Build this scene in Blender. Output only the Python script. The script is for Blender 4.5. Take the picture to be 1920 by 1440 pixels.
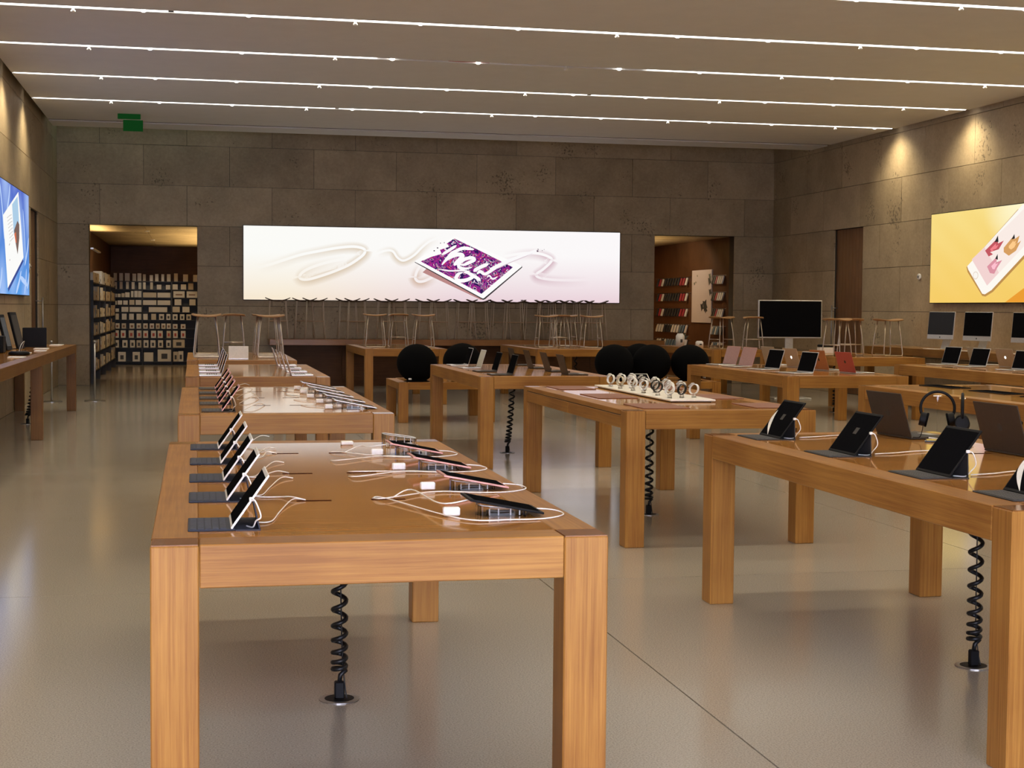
import bpy, bmesh, math, random
from mathutils import Vector, Matrix
random.seed(7)
for o in list(bpy.data.objects): bpy.data.objects.remove(o)
SC = bpy.context.scene
COL = SC.collection
R = math.radians
PI = math.pi

# ---------------------------------------------------------------- camera
cam_d = bpy.data.cameras.new('camera'); cam = bpy.data.objects.new('camera', cam_d); COL.objects.link(cam)
cam_d.sensor_width = 36.0; cam_d.lens = 2798.0 / 1920.0 * 36.0; cam_d.clip_end = 200
def cam_basis(yaw, pitch, roll):
    f = Vector((math.sin(yaw)*math.cos(pitch), math.cos(yaw)*math.cos(pitch), -math.sin(pitch)))
    r = Vector((math.cos(yaw), -math.sin(yaw), 0)); u = r.cross(f)
    r2 = r*math.cos(roll) + u*math.sin(roll); u2 = -r*math.sin(roll) + u*math.cos(roll)
    return r2, u2, f
_r, _u, _f = cam_basis(R(12.01), R(2.889), R(0.483))
cam.matrix_world = Matrix(((_r.x, _u.x, -_f.x, 0), (_r.y, _u.y, -_f.y, 0), (_r.z, _u.z, -_f.z, 1.594), (0, 0, 0, 1)))
SC.camera = cam
# ---------------------------------------------------------------- world: overcast evening daylight outside the shop front and the skylight
W = bpy.data.worlds.new('world'); SC.world = W; W.use_nodes = True
bg = W.node_tree.nodes['Background']; bg.inputs[0].default_value = (0.78, 0.80, 1.0, 1); bg.inputs[1].default_value = 19.0
SC.view_settings.view_transform = 'Standard'; SC.view_settings.look = 'None'
SC.view_settings.exposure = -0.14; SC.view_settings.gamma = 1.0; SC.view_settings.use_curve_mapping = False
try:
    SC.cycles.use_denoising = True
    SC.cycles.sample_clamp_indirect = 3.0
    SC.cycles.adaptive_threshold = .035
    SC.cycles.caustics_reflective = False; SC.cycles.caustics_refractive = False
    SC.cycles.max_bounces = 7; SC.cycles.diffuse_bounces = 4; SC.cycles.glossy_bounces = 3; SC.cycles.transmission_bounces = 5
except Exception: pass
LED = 98.0           # power of each ceiling light line, in watts
WASH = 105.0           # power of each wall washer at the ends of the light lines

# ---------------------------------------------------------------- helpers
class G:
    def __init__(s): s.v = []; s.f = []; s.c = None
    def add(s, vs, fs):
        n = len(s.v); s.v += [tuple(p) for p in vs]; s.f += [tuple(n+i for i in f) for f in fs]; return s
    def box(s, x0, x1, y0, y1, z0, z1, m=None):
        vs = [Vector((x, y, z)) for z in (z0, z1) for y in (y0, y1) for x in (x0, x1)]
        if m: vs = [m @ p for p in vs]
        return s.add(vs, [(0,2,3,1),(4,5,7,6),(0,1,5,4),(2,6,7,3),(0,4,6,2),(1,3,7,5)])
    def cyl(s, c, r, h, n=16, m=None, r2=None):
        r2 = r if r2 is None else r2; vs = []
        for z, rr in ((0, r), (h, r2)):
            for k in range(n):
                a = 2*PI*k/n; vs.append(Vector((c[0]+rr*math.cos(a), c[1]+rr*math.sin(a), c[2]+z)))
        if m: vs = [m @ p for p in vs]
        return s.add(vs, [tuple(range(n-1, -1, -1)), tuple(range(n, 2*n))] + [(k, (k+1) % n, n+(k+1) % n, n+k) for k in range(n)])
    def lathe(s, prof, n=24, c=(0, 0, 0), sx=1, sy=1):
        vs = []
        for r, z in prof:
            for k in range(n):
                a = 2*PI*k/n; vs.append((c[0]+sx*r*math.cos(a), c[1]+sy*r*math.sin(a), c[2]+z))
        fs = [(j*n+k, j*n+(k+1) % n, (j+1)*n+(k+1) % n, (j+1)*n+k) for j in range(len(prof)-1) for k in range(n)]
        fs += [tuple(range(n-1, -1, -1)), tuple((len(prof)-1)*n+k for k in range(n))]
        return s.add(vs, fs)
    def tube(s, pts, r, n=6, closed=False):
        P = [Vector(p) for p in pts]; N = len(P); vs = []; up = None
        for i in range(N):
            a = P[(i-1) % N] if (closed or i > 0) else P[i]; b = P[(i+1) % N] if (closed or i < N-1) else P[i]
            t = (b-a).normalized()
            if up is None:
                up = Vector((0, 0, 1)) if abs(t.z) < .9 else Vector((1, 0, 0))
            u = (up - t*up.dot(t))
            if u.length < 1e-4: u = t.orthogonal()
            u.normalize(); up = u; w = t.cross(u)
            for k in range(n):
                an = 2*PI*k/n; vs.append(P[i] + u*(r*math.cos(an)) + w*(r*math.sin(an)))
        M = N if closed else N-1
        fs = [(i*n+k, i*n+(k+1) % n, ((i+1) % N)*n+(k+1) % n, ((i+1) % N)*n+k) for i in range(M) for k in range(n)]
        if not closed: fs += [tuple(range(n-1, -1, -1)), tuple((N-1)*n+k for k in range(n))]
        return s.add(vs, fs)
    def prism(s, pts, d, m=None):      # polygon in local x,y extruded along z by d
        n = len(pts); vs = [Vector((p[0], p[1], z)) for z in (0, d) for p in pts]
        if m: vs = [m @ p for p in vs]
        return s.add(vs, [tuple(range(n-1, -1, -1)), tuple(range(n, 2*n))] + [(k, (k+1) % n, n+(k+1) % n, n+k) for k in range(n)])
    def build(s, name, mat, parent=None, bevel=0, seg=1, smooth=False, loc=None, rz=0):
        me = bpy.data.meshes.new(name)
        me.from_pydata([tuple(p) for p in s.v], [], s.f)
        bm = bmesh.new(); bm.from_mesh(me)
        if bevel: bmesh.ops.bevel(bm, geom=list(bm.edges), offset=bevel, segments=seg, affect='EDGES', clamp_overlap=True, profile=.5)
        bmesh.ops.recalc_face_normals(bm, faces=bm.faces)
        bm.to_mesh(me); bm.free()
        if smooth: me.polygons.foreach_set('use_smooth', [True]*len(me.polygons))
        me.materials.append(M[mat])
        o = bpy.data.objects.new(name, me); COL.objects.link(o)
        if parent: o.parent = parent
        if loc: o.location = loc
        if rz: o.rotation_euler.z = rz
        return o
def B(x0, x1, y0, y1, z0, z1, m=None): return G().box(x0, x1, y0, y1, z0, z1, m)
def spline(pts, k=6, closed=False):
    P = [Vector(p) for p in pts]; n = len(P); out = []
    for i in range(n if closed else n-1):
        a, b, c, d = (P[(i+j) % n] if closed else P[min(max(i+j, 0), n-1)] for j in (-1, 0, 1, 2))
        for q in range(k):
            t = q/k
            out.append(.5*((2*b) + (c-a)*t + (2*a-5*b+4*c-d)*t*t + (3*b-a-3*c+d)*t**3))
    if not closed: out.append(P[-1])
    return out
def tag(o, label=None, cat=None, group=None, kind=None):
    if label: o['label'] = label
    if cat: o['category'] = cat
    if group: o['group'] = group
    if kind: o['kind'] = kind
    return o
def empty(name, loc=(0, 0, 0), rz=0, label=None, cat=None, group=None, kind=None):
    o = bpy.data.objects.new(name, None); COL.objects.link(o); o.location = loc; o.rotation_euler = (0, 0, rz)
    o.empty_display_size = .05
    return tag(o, label, cat, group, kind)
def copy_tree(o, parent=None):
    c = o.copy(); COL.objects.link(c)
    if parent: c.parent = parent
    for ch in list(o.children): copy_tree(ch, c)
    return c
def place(proto, used, loc, rz, label, group=None, sc=None):
    o = copy_tree(proto) if used.get(proto.name) else proto
    used[proto.name] = True
    o.location = loc; o.rotation_euler = (0, 0, rz); o['label'] = label
    if group: o['group'] = group
    if sc: o.scale = (sc, sc, sc)
    return o
USED = {}
ORD = ['first', 'second', 'third', 'fourth', 'fifth', 'sixth', 'seventh', 'eighth', 'ninth', 'tenth', 'eleventh', 'twelfth', 'thirteenth', 'fourteenth', 'fifteenth', 'sixteenth', 'seventeenth', 'eighteenth']

# ---------------------------------------------------------------- materials
M = {}
def newmat(name):
    m = bpy.data.materials.new(name); m.use_nodes = True; M[name] = m
    nt = m.node_tree; return m, nt, nt.nodes['Principled BSDF']
def plain(name, col, rough=.5, metal=0, var=.06, scale=60, **kw):
    m, nt, p = newmat(name); N, L = nt.nodes, nt.links
    tc = N.new('ShaderNodeTexCoord'); nz = N.new('ShaderNodeTexNoise'); nz.inputs['Scale'].default_value = scale; nz.inputs['Detail'].default_value = 3
    L.new(tc.outputs['Object'], nz.inputs['Vector'])
    rp = N.new('ShaderNodeValToRGB'); a, b = rp.color_ramp.elements
    a.position, b.position = .3, .7
    a.color = tuple(c*(1-var) for c in col[:3])+(1,); b.color = tuple(min(1, c*(1+var)) for c in col[:3])+(1,)
    L.new(nz.outputs['Fac'], rp.inputs[0]); L.new(rp.outputs[0], p.inputs['Base Color'])
    p.inputs['Roughness'].default_value = rough; p.inputs['Metallic'].default_value = metal
    for k, v in kw.items(): p.inputs[k.replace('_', ' ')].default_value = v
    return m
def emis(name, col, s):
    m, nt, p = newmat(name); nt.nodes.remove(p)
    e = nt.nodes.new('ShaderNodeEmission'); e.inputs[0].default_value = col+(1,); e.inputs[1].default_value = s
    nt.links.new(e.outputs[0], nt.nodes['Material Output'].inputs[0]); return m
def wood(name, axis, lo, hi, rough, across=95, along=1.8, bump=.05, spec=.4):
    m, nt, p = newmat(name); N, L = nt.nodes, nt.links
    tc = N.new('ShaderNodeTexCoord'); oi = N.new('ShaderNodeObjectInfo')
    mp = N.new('ShaderNodeMapping'); mp.inputs['Scale'].default_value = tuple(along if i == axis else across for i in range(3))
    ad = N.new('ShaderNodeVectorMath'); ad.operation = 'MULTIPLY_ADD'; ad.inputs[1].default_value = (7, 7, 7)
    L.new(oi.outputs['Random'], ad.inputs[0]); L.new(tc.outputs['Object'], ad.inputs[2]); L.new(ad.outputs[0], mp.inputs['Vector'])
    n1 = N.new('ShaderNodeTexNoise'); n1.inputs['Scale'].default_value = 1.0; n1.inputs['Detail'].default_value = 8; n1.inputs['Roughness'].default_value = .72
    L.new(mp.outputs[0], n1.inputs['Vector'])
    n2 = N.new('ShaderNodeTexNoise'); n2.inputs['Scale'].default_value = 2.2; L.new(ad.outputs[0], n2.inputs['Vector'])
    mx = N.new('ShaderNodeMath'); mx.operation = 'MULTIPLY_ADD'; mx.inputs[1].default_value = .35; L.new(n2.outputs['Fac'], mx.inputs[0])
    sc = N.new('ShaderNodeMath'); sc.operation = 'MULTIPLY'; sc.inputs[1].default_value = .65; L.new(n1.outputs['Fac'], sc.inputs[0]); L.new(sc.outputs[0], mx.inputs[2])
    rp = N.new('ShaderNodeValToRGB'); a, b = rp.color_ramp.elements; a.position, b.position = .38, .62
    a.color = lo+(1,); b.color = hi+(1,); L.new(mx.outputs[0], rp.inputs[0]); L.new(rp.outputs[0], p.inputs['Base Color'])
    bp = N.new('ShaderNodeBump'); bp.inputs['Strength'].default_value = bump; bp.inputs['Distance'].default_value = .002
    L.new(n1.outputs['Fac'], bp.inputs['Height']); L.new(bp.outputs[0], p.inputs['Normal'])
    p.inputs['Roughness'].default_value = rough; p.inputs['Specular IOR Level'].default_value = spec; return m
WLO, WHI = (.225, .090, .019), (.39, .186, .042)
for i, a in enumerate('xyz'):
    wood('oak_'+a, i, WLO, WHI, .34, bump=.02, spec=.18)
    wood('top_'+a, i, tuple(c*1.4 for c in WLO), tuple(c*1.4 for c in WHI), .075, bump=0, spec=.42)  # table tops: the same oak, daylight put into a lighter colour
    wood('dark_wood_'+a, i, (.060, .026, .012), (.105, .048, .022), .42, spec=.12)
    wood('seat_'+a, i, (.26, .14, .06), (.40, .23, .10), .42, spec=.25)
wood('oak_end', 2, (.17, .065, .018), (.26, .105, .032), .14, across=90, bump=0, spec=.25)
def stone_mat():
    m, nt, p = newmat('stone'); N, L = nt.nodes, nt.links
    tc = N.new('ShaderNodeTexCoord'); oi = N.new('ShaderNodeObjectInfo')
    n1 = N.new('ShaderNodeTexNoise'); n1.inputs['Scale'].default_value = 1.6; n1.inputs['Detail'].default_value = 7; n1.inputs['Roughness'].default_value = .6
    n2 = N.new('ShaderNodeTexNoise'); n2.inputs['Scale'].default_value = 22; n2.inputs['Detail'].default_value = 5; n2.inputs['Roughness'].default_value = .7
    n3 = N.new('ShaderNodeTexNoise'); n3.inputs['Scale'].default_value = 1.3; n3.inputs['Detail'].default_value = 1
    for n in (n1, n2, n3): L.new(tc.outputs['Object'], n.inputs['Vector'])
    s = N.new('ShaderNodeMath'); s.operation = 'MULTIPLY_ADD'; s.inputs[1].default_value = .5
    L.new(n1.outputs['Fac'], s.inputs[0])
    h = N.new('ShaderNodeMath'); h.operation = 'MULTIPLY_ADD'; h.inputs[1].default_value = .16; L.new(oi.outputs['Random'], h.inputs[0])
    q = N.new('ShaderNodeMath'); q.operation = 'MULTIPLY'; q.inputs[1].default_value = .38; L.new(n2.outputs['Fac'], q.inputs[0]); L.new(q.outputs[0], h.inputs[2]); L.new(h.outputs[0], s.inputs[2])
    rp = N.new('ShaderNodeValToRGB'); a, b = rp.color_ramp.elements; a.position, b.position = .34, .68
    a.color = (.28, .213, .128, 1); b.color = (.49, .385, .243, 1); L.new(s.outputs[0], rp.inputs[0])
    # travertine pits, clustered
    pit = N.new('ShaderNodeTexNoise'); pit.inputs['Scale'].default_value = 24; pit.inputs['Detail'].default_value = 4
    L.new(tc.outputs['Object'], pit.inputs['Vector'])
    pm = N.new('ShaderNodeMath'); pm.operation = 'MULTIPLY'; L.new(pit.outputs['Fac'], pm.inputs[0]); L.new(n3.outputs['Fac'], pm.inputs[1])
    pr = N.new('ShaderNodeValToRGB'); a, b = pr.color_ramp.elements; a.position, b.position = .375, .43
    a.color = (0, 0, 0, 1); b.color = (1, 1, 1, 1); L.new(pm.outputs[0], pr.inputs[0])
    mx = N.new('ShaderNodeMix'); mx.data_type = 'RGBA'; L.new(pr.outputs[0], mx.inputs['Factor']); L.new(rp.outputs[0], mx.inputs['A']); mx.inputs['B'].default_value = (.17, .13, .08, 1)
    L.new(mx.outputs['Result'], p.inputs['Base Color']); p.inputs['Roughness'].default_value = .55
    bp = N.new('ShaderNodeBump'); bp.invert = True; bp.inputs['Strength'].default_value = .5; bp.inputs['Distance'].default_value = .006; L.new(pr.outputs[0], bp.inputs['Height']); L.new(bp.outputs[0], p.inputs['Normal'])
stone_mat()
def floor_mat():
    m, nt, p = newmat('terrazzo'); N, L = nt.nodes, nt.links
    tc = N.new('ShaderNodeTexCoord')
    n1 = N.new('ShaderNodeTexNoise'); n1.inputs['Scale'].default_value = 150; n1.inputs['Detail'].default_value = 3
    n2 = N.new('ShaderNodeTexNoise'); n2.inputs['Scale'].default_value = .9; n2.inputs['Detail'].default_value = 4
    for n in (n1, n2): L.new(tc.outputs['Object'], n.inputs['Vector'])
    rp = N.new('ShaderNodeValToRGB'); a, b = rp.color_ramp.elements; a.position, b.position = .30, .62
    a.color = (.262, .234, .192, 1); b.color = (.42, .380, .322, 1); L.new(n1.outputs['Fac'], rp.inputs[0]); L.new(rp.outputs[0], p.inputs['Base Color'])
    r2 = N.new('ShaderNodeMapRange'); r2.inputs['To Min'].default_value = .10; r2.inputs['To Max'].default_value = .18; L.new(n2.outputs['Fac'], r2.inputs['Value']); L.new(r2.outputs[0], p.inputs['Roughness'])
floor_mat()
plain('ceiling_paint', (.68, .68, .67), .8, var=.02, scale=4)
plain('groove', (.03, .025, .02), .8)
plain('slot', (.045, .014, .008), .8, Specular_IOR_Level=.0)
plain('shaft_paint', (.30, .28, .24), .8)
emis('led', (1.0, .97, .92), 7.0)
emis('led_dot', (1.0, .96, .90), 14.0)
plain('led_off', (.55, .5, .45), .4)
plain('red_wire', (.35, .04, .03), .5)
plain('aluminium', (.62, .62, .62), .32, .9)
plain('silver', (.66, .66, .67), .35, .75)
plain('steel', (.36, .35, .34), .36, 1.0)
plain('bar_leg', (.62, .50, .37), .4, .2)
plain('chrome_leg', (.50, .43, .34), .36, .9)
plain('space_grey', (.050, .038, .029), .5, .2, Specular_IOR_Level=.2)
plain('gold', (.50, .33, .20), .4, .6)
plain('rose', (.62, .33, .31), .4, .5)
plain('rose_lid', (.50, .27, .26), .4, .35)
plain('red_lid', (.42, .085, .07), .4, .35)
plain('copper_lid', (.42, .18, .075), .4, .4)
plain('black', (.007, .007, .008), .5, Specular_IOR_Level=.12)
plain('black_rubber', (.008, .008, .009), .4, Specular_IOR_Level=.25)
plain('screen', (.006, .006, .007), .06, Specular_IOR_Level=.0)
plain('dim_screen', (.018, .017, .020), .08, Specular_IOR_Level=.05)
plain('pale_screen', (.55, .52, .42), .2)  # pale reflection on a laptop screen, put into its colour
plain('pink_screen', (.44, .27, .26), .15)  # screen colour standing in for a pinkish reflection
plain('mark_grey', (.055, .05, .045), .5, Specular_IOR_Level=.1)
plain('navy', (.020, .024, .042), .75, scale=400, var=.2)
plain('charcoal', (.032, .030, .030), .75, scale=400, var=.2)
plain('key', (.028, .032, .052), .7)
plain('key_dark', (.05, .048, .048), .6)
plain('white', (.82, .82, .80), .35)
plain('white_matte', (.75, .73, .70), .7)
plain('leather', (.22, .085, .052), .5, scale=300, var=.12)
plain('black_fabric', (.0035, .0035, .004), .95, scale=300, Specular_IOR_Level=.05)
plain('steel_plate', (.42, .41, .40), .3, .9)
plain('box_white', (.62, .585, .50), .5, var=.03)
plain('box_cream', (.52, .455, .33), .5, var=.03)
plain('box_grey', (.42, .43, .44), .5)
plain('print_dark', (.03, .03, .03), .5)
plain('print_red', (.40, .05, .03), .5)
plain('print_brown', (.20, .10, .05), .5)
plain('print_green', (.10, .12, .07), .5)
plain('case_red', (.30, .025, .035), .45)
plain('case_white', (.60, .58, .54), .4)
plain('case_blue', (.10, .16, .22), .45)
plain('case_black', (.018, .018, .02), .45)
plain('poster', (.50, .43, .41), .5, var=.03)
plain('shelf_black', (.010, .010, .011), .5)
plain('beige_lid', (.42, .36, .27), .4, .3)
emis('logo_lit', (1.0, .97, .92), 2.2)
emis('exit_green', (.03, .26, .05), .17)
def glass(name, col, rough=.03, ior=1.45):
    m, nt, p = newmat(name); p.inputs['Base Color'].default_value = col+(1,); p.inputs['Roughness'].default_value = rough
    p.inputs['Transmission Weight'].default_value = 1.0; p.inputs['IOR'].default_value = ior; return m
glass('acrylic', (.97, .97, .97), .03, 1.4)
m, nt, p = newmat('sky_glass'); _t = nt.nodes.new('ShaderNodeBsdfTransparent'); _t.inputs[0].default_value = (.14, .24, .19, 1); _x = nt.nodes.new('ShaderNodeMixShader'); _x.inputs[0].default_value = .06; p.inputs['Roughness'].default_value = .05
nt.links.new(_t.outputs[0], _x.inputs[1]); nt.links.new(p.outputs[0], _x.inputs[2]); nt.links.new(_x.outputs[0], nt.nodes['Material Output'].inputs[0])
m, nt, p = newmat('print')     # backlit printed fabric: the colour of the print, shining
nt.nodes.remove(p); _a = nt.nodes.new('ShaderNodeAttribute'); _a.attribute_name = 'ink'; _e = nt.nodes.new('ShaderNodeEmission'); _e.inputs[1].default_value = 1.1
nt.links.new(_a.outputs['Color'], _e.inputs[0]); nt.links.new(_e.outputs[0], nt.nodes['Material Output'].inputs[0])
m, nt, p = newmat('swirl_print')
nt.nodes.remove(p); N, L = nt.nodes, nt.links
_tc = N.new('ShaderNodeTexCoord'); _n = N.new('ShaderNodeTexNoise'); _n.inputs['Scale'].default_value = 3.6; _n.inputs['Detail'].default_value = 2; _n.inputs['Distortion'].default_value = 2.2
L.new(_tc.outputs['Object'], _n.inputs['Vector'])
_w = N.new('ShaderNodeMath'); _w.operation = 'MULTIPLY'; _w.inputs[1].default_value = 5.0; L.new(_n.outputs['Fac'], _w.inputs[0])
_fr = N.new('ShaderNodeMath'); _fr.operation = 'FRACT'; L.new(_w.outputs[0], _fr.inputs[0])
_rp = N.new('ShaderNodeValToRGB'); _rp.color_ramp.interpolation = 'CONSTANT'
els = _rp.color_ramp.elements; els[0].position = 0; els[0].color = (.035, .012, .10, 1); els[1].position = .28; els[1].color = (.22, .02, .25, 1)
for ps, c in ((.46, (.48, .03, .33, 1)), (.60, (.10, .015, .17, 1)), (.74, (.72, .05, .12, 1)), (.84, (.30, .05, .42, 1)), (.90, (.95, .85, .95, 1))):
    e = els.new(ps); e.color = c
L.new(_fr.outputs[0], _rp.inputs[0]); _e = N.new('ShaderNodeEmission'); L.new(_rp.outputs[0], _e.inputs[0]); L.new(_e.outputs[0], N['Material Output'].inputs[0])

# ---------------------------------------------------------------- the shell
XL, XR, YB, YF, ZC, ZT = -2.65, 12.35, 30.8, -1.8, 4.86, 6.4
CB = 28.5        # back edge of the ceiling; a skylight slot lies between it and the back wall
# floor: large terrazzo slabs on a dark bed
fl = empty('floor', (0, 0, 0), kind='structure')
B(XL-.3, XR+.3, -8, 42.2, -.30, -.012).build('bed', 'groove', fl)
xs = [XL-.3, 1.99, 5.07, 8.15, 11.23, XR+.3]; ys = [-8, -3.9, 2.25, 8.45, 14.65, 20.85, 27.05, 33.2, 42.2]
g = .0035
for i in range(len(xs)-1):
    for j in range(len(ys)-1):
        B(xs[i]+g, xs[i+1]-g, ys[j]+g, ys[j+1]-g, -.012, 0).build('slab', 'terrazzo', fl)

def stone_wall(name, axis, face, back, a0, a1, phase, openings, z1=ZT):
    """axis 0: wall runs along x with its face at y=face; axis 1: runs along y with its face at x=face."""
    w = empty(name, (0, 0, 0), kind='structure')
    d = 1 if back > face else -1
    bk = G()
    def rng(p0, p1, q0, q1, z0, z1, gg):
        lo, hi = min(q0, q1), max(q0, q1)
        if axis == 0: gg.box(p0, p1, lo, hi, z0, z1)
        else: gg.box(lo, hi, p0, p1, z0, z1)
    # backing behind the joints, left open where there are doors
    segs = [(a0, a1)]
    for (o0, o1, oz) in openings:
        segs = [s for (p, q) in segs for s in ((p, min(q, o0)), (max(p, o1), q)) if s[1]-s[0] > .01]
        rng(o0, o1, face+d*.03, back, oz, z1, bk)
    for p, q in segs: rng(p, q, face+d*.03, back, 0, z1, bk)
    bk.build('backing', 'groove', w)
    n = int(round(z1/.8)); per = 1.69; jt = .004
    for r in range(n):
        za, zb = r*.8, (r+1)*.8
        x = a0 + ((phase + (per/2 if r % 2 else 0)) - a0) % per - per
        while x < a1:
            p, q = max(x, a0), min(x+per, a1); x += per
            if q-p < .02: continue
            parts = [(p, q)]
            for (o0, o1, oz) in openings:
                if za < oz-.01: parts = [s for (u, v) in parts for s in ((u, min(v, o0)), (max(u, o1), v)) if s[1]-s[0] > .02]
            for u, v in parts:
                gg = G(); rng(u+jt, v-jt, face+random.uniform(-.0015, .0015), face+d*.03, za+jt, zb-jt, gg)
                gg.build('stone_panel', 'stone', w)
    return w
stone_wall('wall_back', 0, YB, YB+.30, XL-.3, XR+.3, -.15, [(-2.05, .05, 3.2), (9.66, 11.46, 3.2)])
stone_wall('wall_front', 0, YF+.3, YF, XL-.3, XR+.3, -.15, [(-2.0, 3.6, 3.2)])
stone_wall('wall_left', 1, XL, XL-.30, YF+.302, YB-.002, 0.35, [(25.9, 27.15, 3.2)])
stone_wall('wall_right', 1, XR, XR+.30, YF+.302, YB-.002, 1.1, [(26.3, 27.6, 3.2)])
# ceiling between the light lines, with slots for them
STRIPS = [24.85, 22.25, 19.73, 17.22, 14.75, 12.2, 9.7, 7.15, 4.6]
cl = G(); edges = sorted(STRIPS); y = YF+.31
for s in edges + [None]:
    y1 = CB-.95 if s is None else s-.06
    cl.box(XL+.13, XR-.13, y, y1, ZC, ZC+.12); y = None if s is None else s+.06
cl.box(XL+.13, XR-.13, YF+.31, CB, ZC+.12, ZC+.2)
tag(cl.build('ceiling', 'ceiling_paint'), kind='structure')
tag(B(XL+.13, XR-.13, CB-.79, CB, ZC-.012, ZC+.12).build('trim_1', 'ceiling_paint'), kind='structure')
tag(B(XL+.13, XR-.13, CB-.95, CB-.79, ZC+.012, ZC+.12).build('trim_2', 'groove'), kind='structure')
# roof over everything and the skylight above the slot on the left
rf = G(); rf.box(XL-.3, XR+.3, YF, CB-.05, ZT, ZT+.2); rf.box(.9, XR+.3, CB-.05, YB+.3, ZT, ZT+.2); rf.box(XL-.3, .9, CB-.05, 29.9, ZT, ZT+.2)
tag(rf.build('roof', 'shaft_paint'), kind='structure')
tag(B(XL, .9, 29.9, YB, ZT+.05, ZT+.062).build('skylight_glass', 'sky_glass'), kind='structure')
tag(B(XL, XR, CB-.02, CB+.02, ZC+.2, ZT).build('wall_shaft', 'shaft_paint'), kind='structure')

# side doors of vertical wooden boards with a long pull
def side_door(name, x, y0, y1, into, hy):
    d = empty(name, (0, 0, 0), kind='structure'); s = 1 if into > 0 else -1
    lo, hi = sorted((x-s*.10, x-s*.06))
    n = 9; w = (y1-y0)/n
    for k in range(n): B(lo, hi, y0+k*w+.004, y0+(k+1)*w-.004, .01, 3.19).build('board', 'door_wood', d)
    lo2, hi2 = sorted((x-s*.12, x-s*.10)); B(lo2, hi2, y0, y1, 0, 3.2).build('backing', 'groove', d)
    hx = x+s*.07
    h = G().tube([(hx, hy, .75), (hx, hy, 1.72)], .014, 8); h.tube([(x-s*.07, hy, .85), (hx, hy, .85)], .010, 6); h.tube([(x-s*.07, hy, 1.66), (hx, hy, 1.66)], .010, 6)
    tag(h.build('pull_handle', 'steel', d, smooth=True), 'long upright steel pull handle')
wood('door_wood', 2, (.13, .060, .024), (.20, .095, .040), .4)
side_door('door_1', XL, 25.9, 27.15, 1, 27.05)
side_door('door_2', XR, 26.3, 27.6, -1, 27.5)

# left storage passage behind the back wall
tag(B(-2.45, -2.22, YB+.3, 42.0, 0, 3.2).build('wall_passage_left', 'dark_wood_z'), kind='structure')
tag(B(1.2, 1.4, YB+.3, 42.0, 0, 3.2).build('wall_passage_right', 'dark_wood_z'), kind='structure')
tag(B(-2.45, 1.4, 41.8, 42.0, 0, 3.2).build('wall_passage_end', 'dark_wood_x'), kind='structure')
pc = empty('ceiling_passage', (0, 0, 0), kind='structure')
for k, (a, b) in enumerate(((-2.45, -1.0), (-1.0, .7), (.7, 1.4))):
    for j in range(7): B(a+.004, b-.004, YB+.3+j*1.6+.004, YB+.3+min((j+1)*1.6, 11.2)-.004, 3.2, 3.24).build('stone_panel', 'stone', pc)
B(-2.45, 1.4, YB+.3, 42.2, 3.24, 3.3).build('backing', 'groove', pc)
def warm_bar(name, loc, sx, sy, power, label, spread=70):
    t = empty(name, loc, label=label, cat='light fitting')
    B(-sx/2, sx/2, -sy/2, sy/2, -.03, 0).build('housing', 'aluminium', t)
    ld = bpy.data.lights.new(name, 'AREA'); ld.shape = 'RECTANGLE'; ld.size = sx; ld.size_y = sy; ld.energy = power; ld.color = (1.0, .72, .34); ld.spread = R(spread)
    lo = bpy.data.objects.new('lamp', ld); COL.objects.link(lo); lo.parent = t; lo.location = (0, 0, .02); lo.rotation_euler = (PI, 0, 0)
def fill_spot(loc, aim, power, size, label, col=(1.0, .85, .62)):
    t = empty('downlight', loc, label=label, cat='light fitting')
    G().lathe([(.03, 0), (.055, 0), (.055, -.012), (.045, -.014), (.03, -.006)], 20).build('ring', 'white', t)
    ld = bpy.data.lights.new('downlight', 'SPOT'); ld.energy = power; ld.color = col; ld.spot_size = R(size); ld.spot_blend = .35; ld.shadow_soft_size = .04
    lo = bpy.data.objects.new('lamp', ld); COL.objects.link(lo); lo.parent = t; lo.location = (0, 0, -.03)
    d = Vector(aim)-Vector(loc); lo.rotation_euler = d.to_track_quat('-Z', 'Y').to_euler()
warm_bar('cove_light', (-2.02, 32.4, 2.75), .06, 2.4, 22, 'warm cove light on the left passage wall near its mouth', 120)
warm_bar('cove_light', (.8, 35.9, 1.5), .10, 8, 260, 'warm cove light on the hidden right side of the left passage', 125)  # unseen lamp added to spread light across the passage ceiling
fill_spot((-1.0, 37.6, 3.2), (-1.0, 41.4, .80), 150, 44, 'warm recessed downlight in the left passage ceiling')  # unseen spot added to brighten the shelved boxes
fill_spot((-1.0, 33.2, 3.2), (-2.2, 35.0, 1.0), 95, 80, 'recessed downlight near the mouth of the left passage')  # second added spot, brightening the side shelf
# right alcove
tag(B(11.46, 11.7, YB+.3, 40.0, 0, 3.2).build('wall_alcove_right', 'dark_wood_z'), kind='structure')
tag(B(8.2, 11.46, 39.8, 40.0, 0, 3.2).build('wall_alcove_end', 'dark_wood_z'), kind='structure')
tag(B(8.0, 8.2, YB+.3, 40.0, 0, 3.2).build('wall_alcove_left', 'dark_wood_z'), kind='structure')
ac = empty('ceiling_alcove', (0, 0, 0), kind='structure')
for j in range(6):
    for a, b in ((8.0, 9.9), (9.9, 11.8)): B(a+.004, b-.004, YB+.3+j*1.55+.004, YB+.3+(j+1)*1.55-.004, 3.2, 3.24).build('stone_panel', 'stone', ac)
B(8.0, 11.8, YB+.3, 40.4, 3.24, 3.3).build('backing', 'groove', ac)
warm_bar('cove_light', (8.7, 34.4, 1.6), .10, 5.0, 300, 'warm cove light on the hidden left wall of the right alcove', 120)  # unseen lamp put in to light the alcove ceiling
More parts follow.
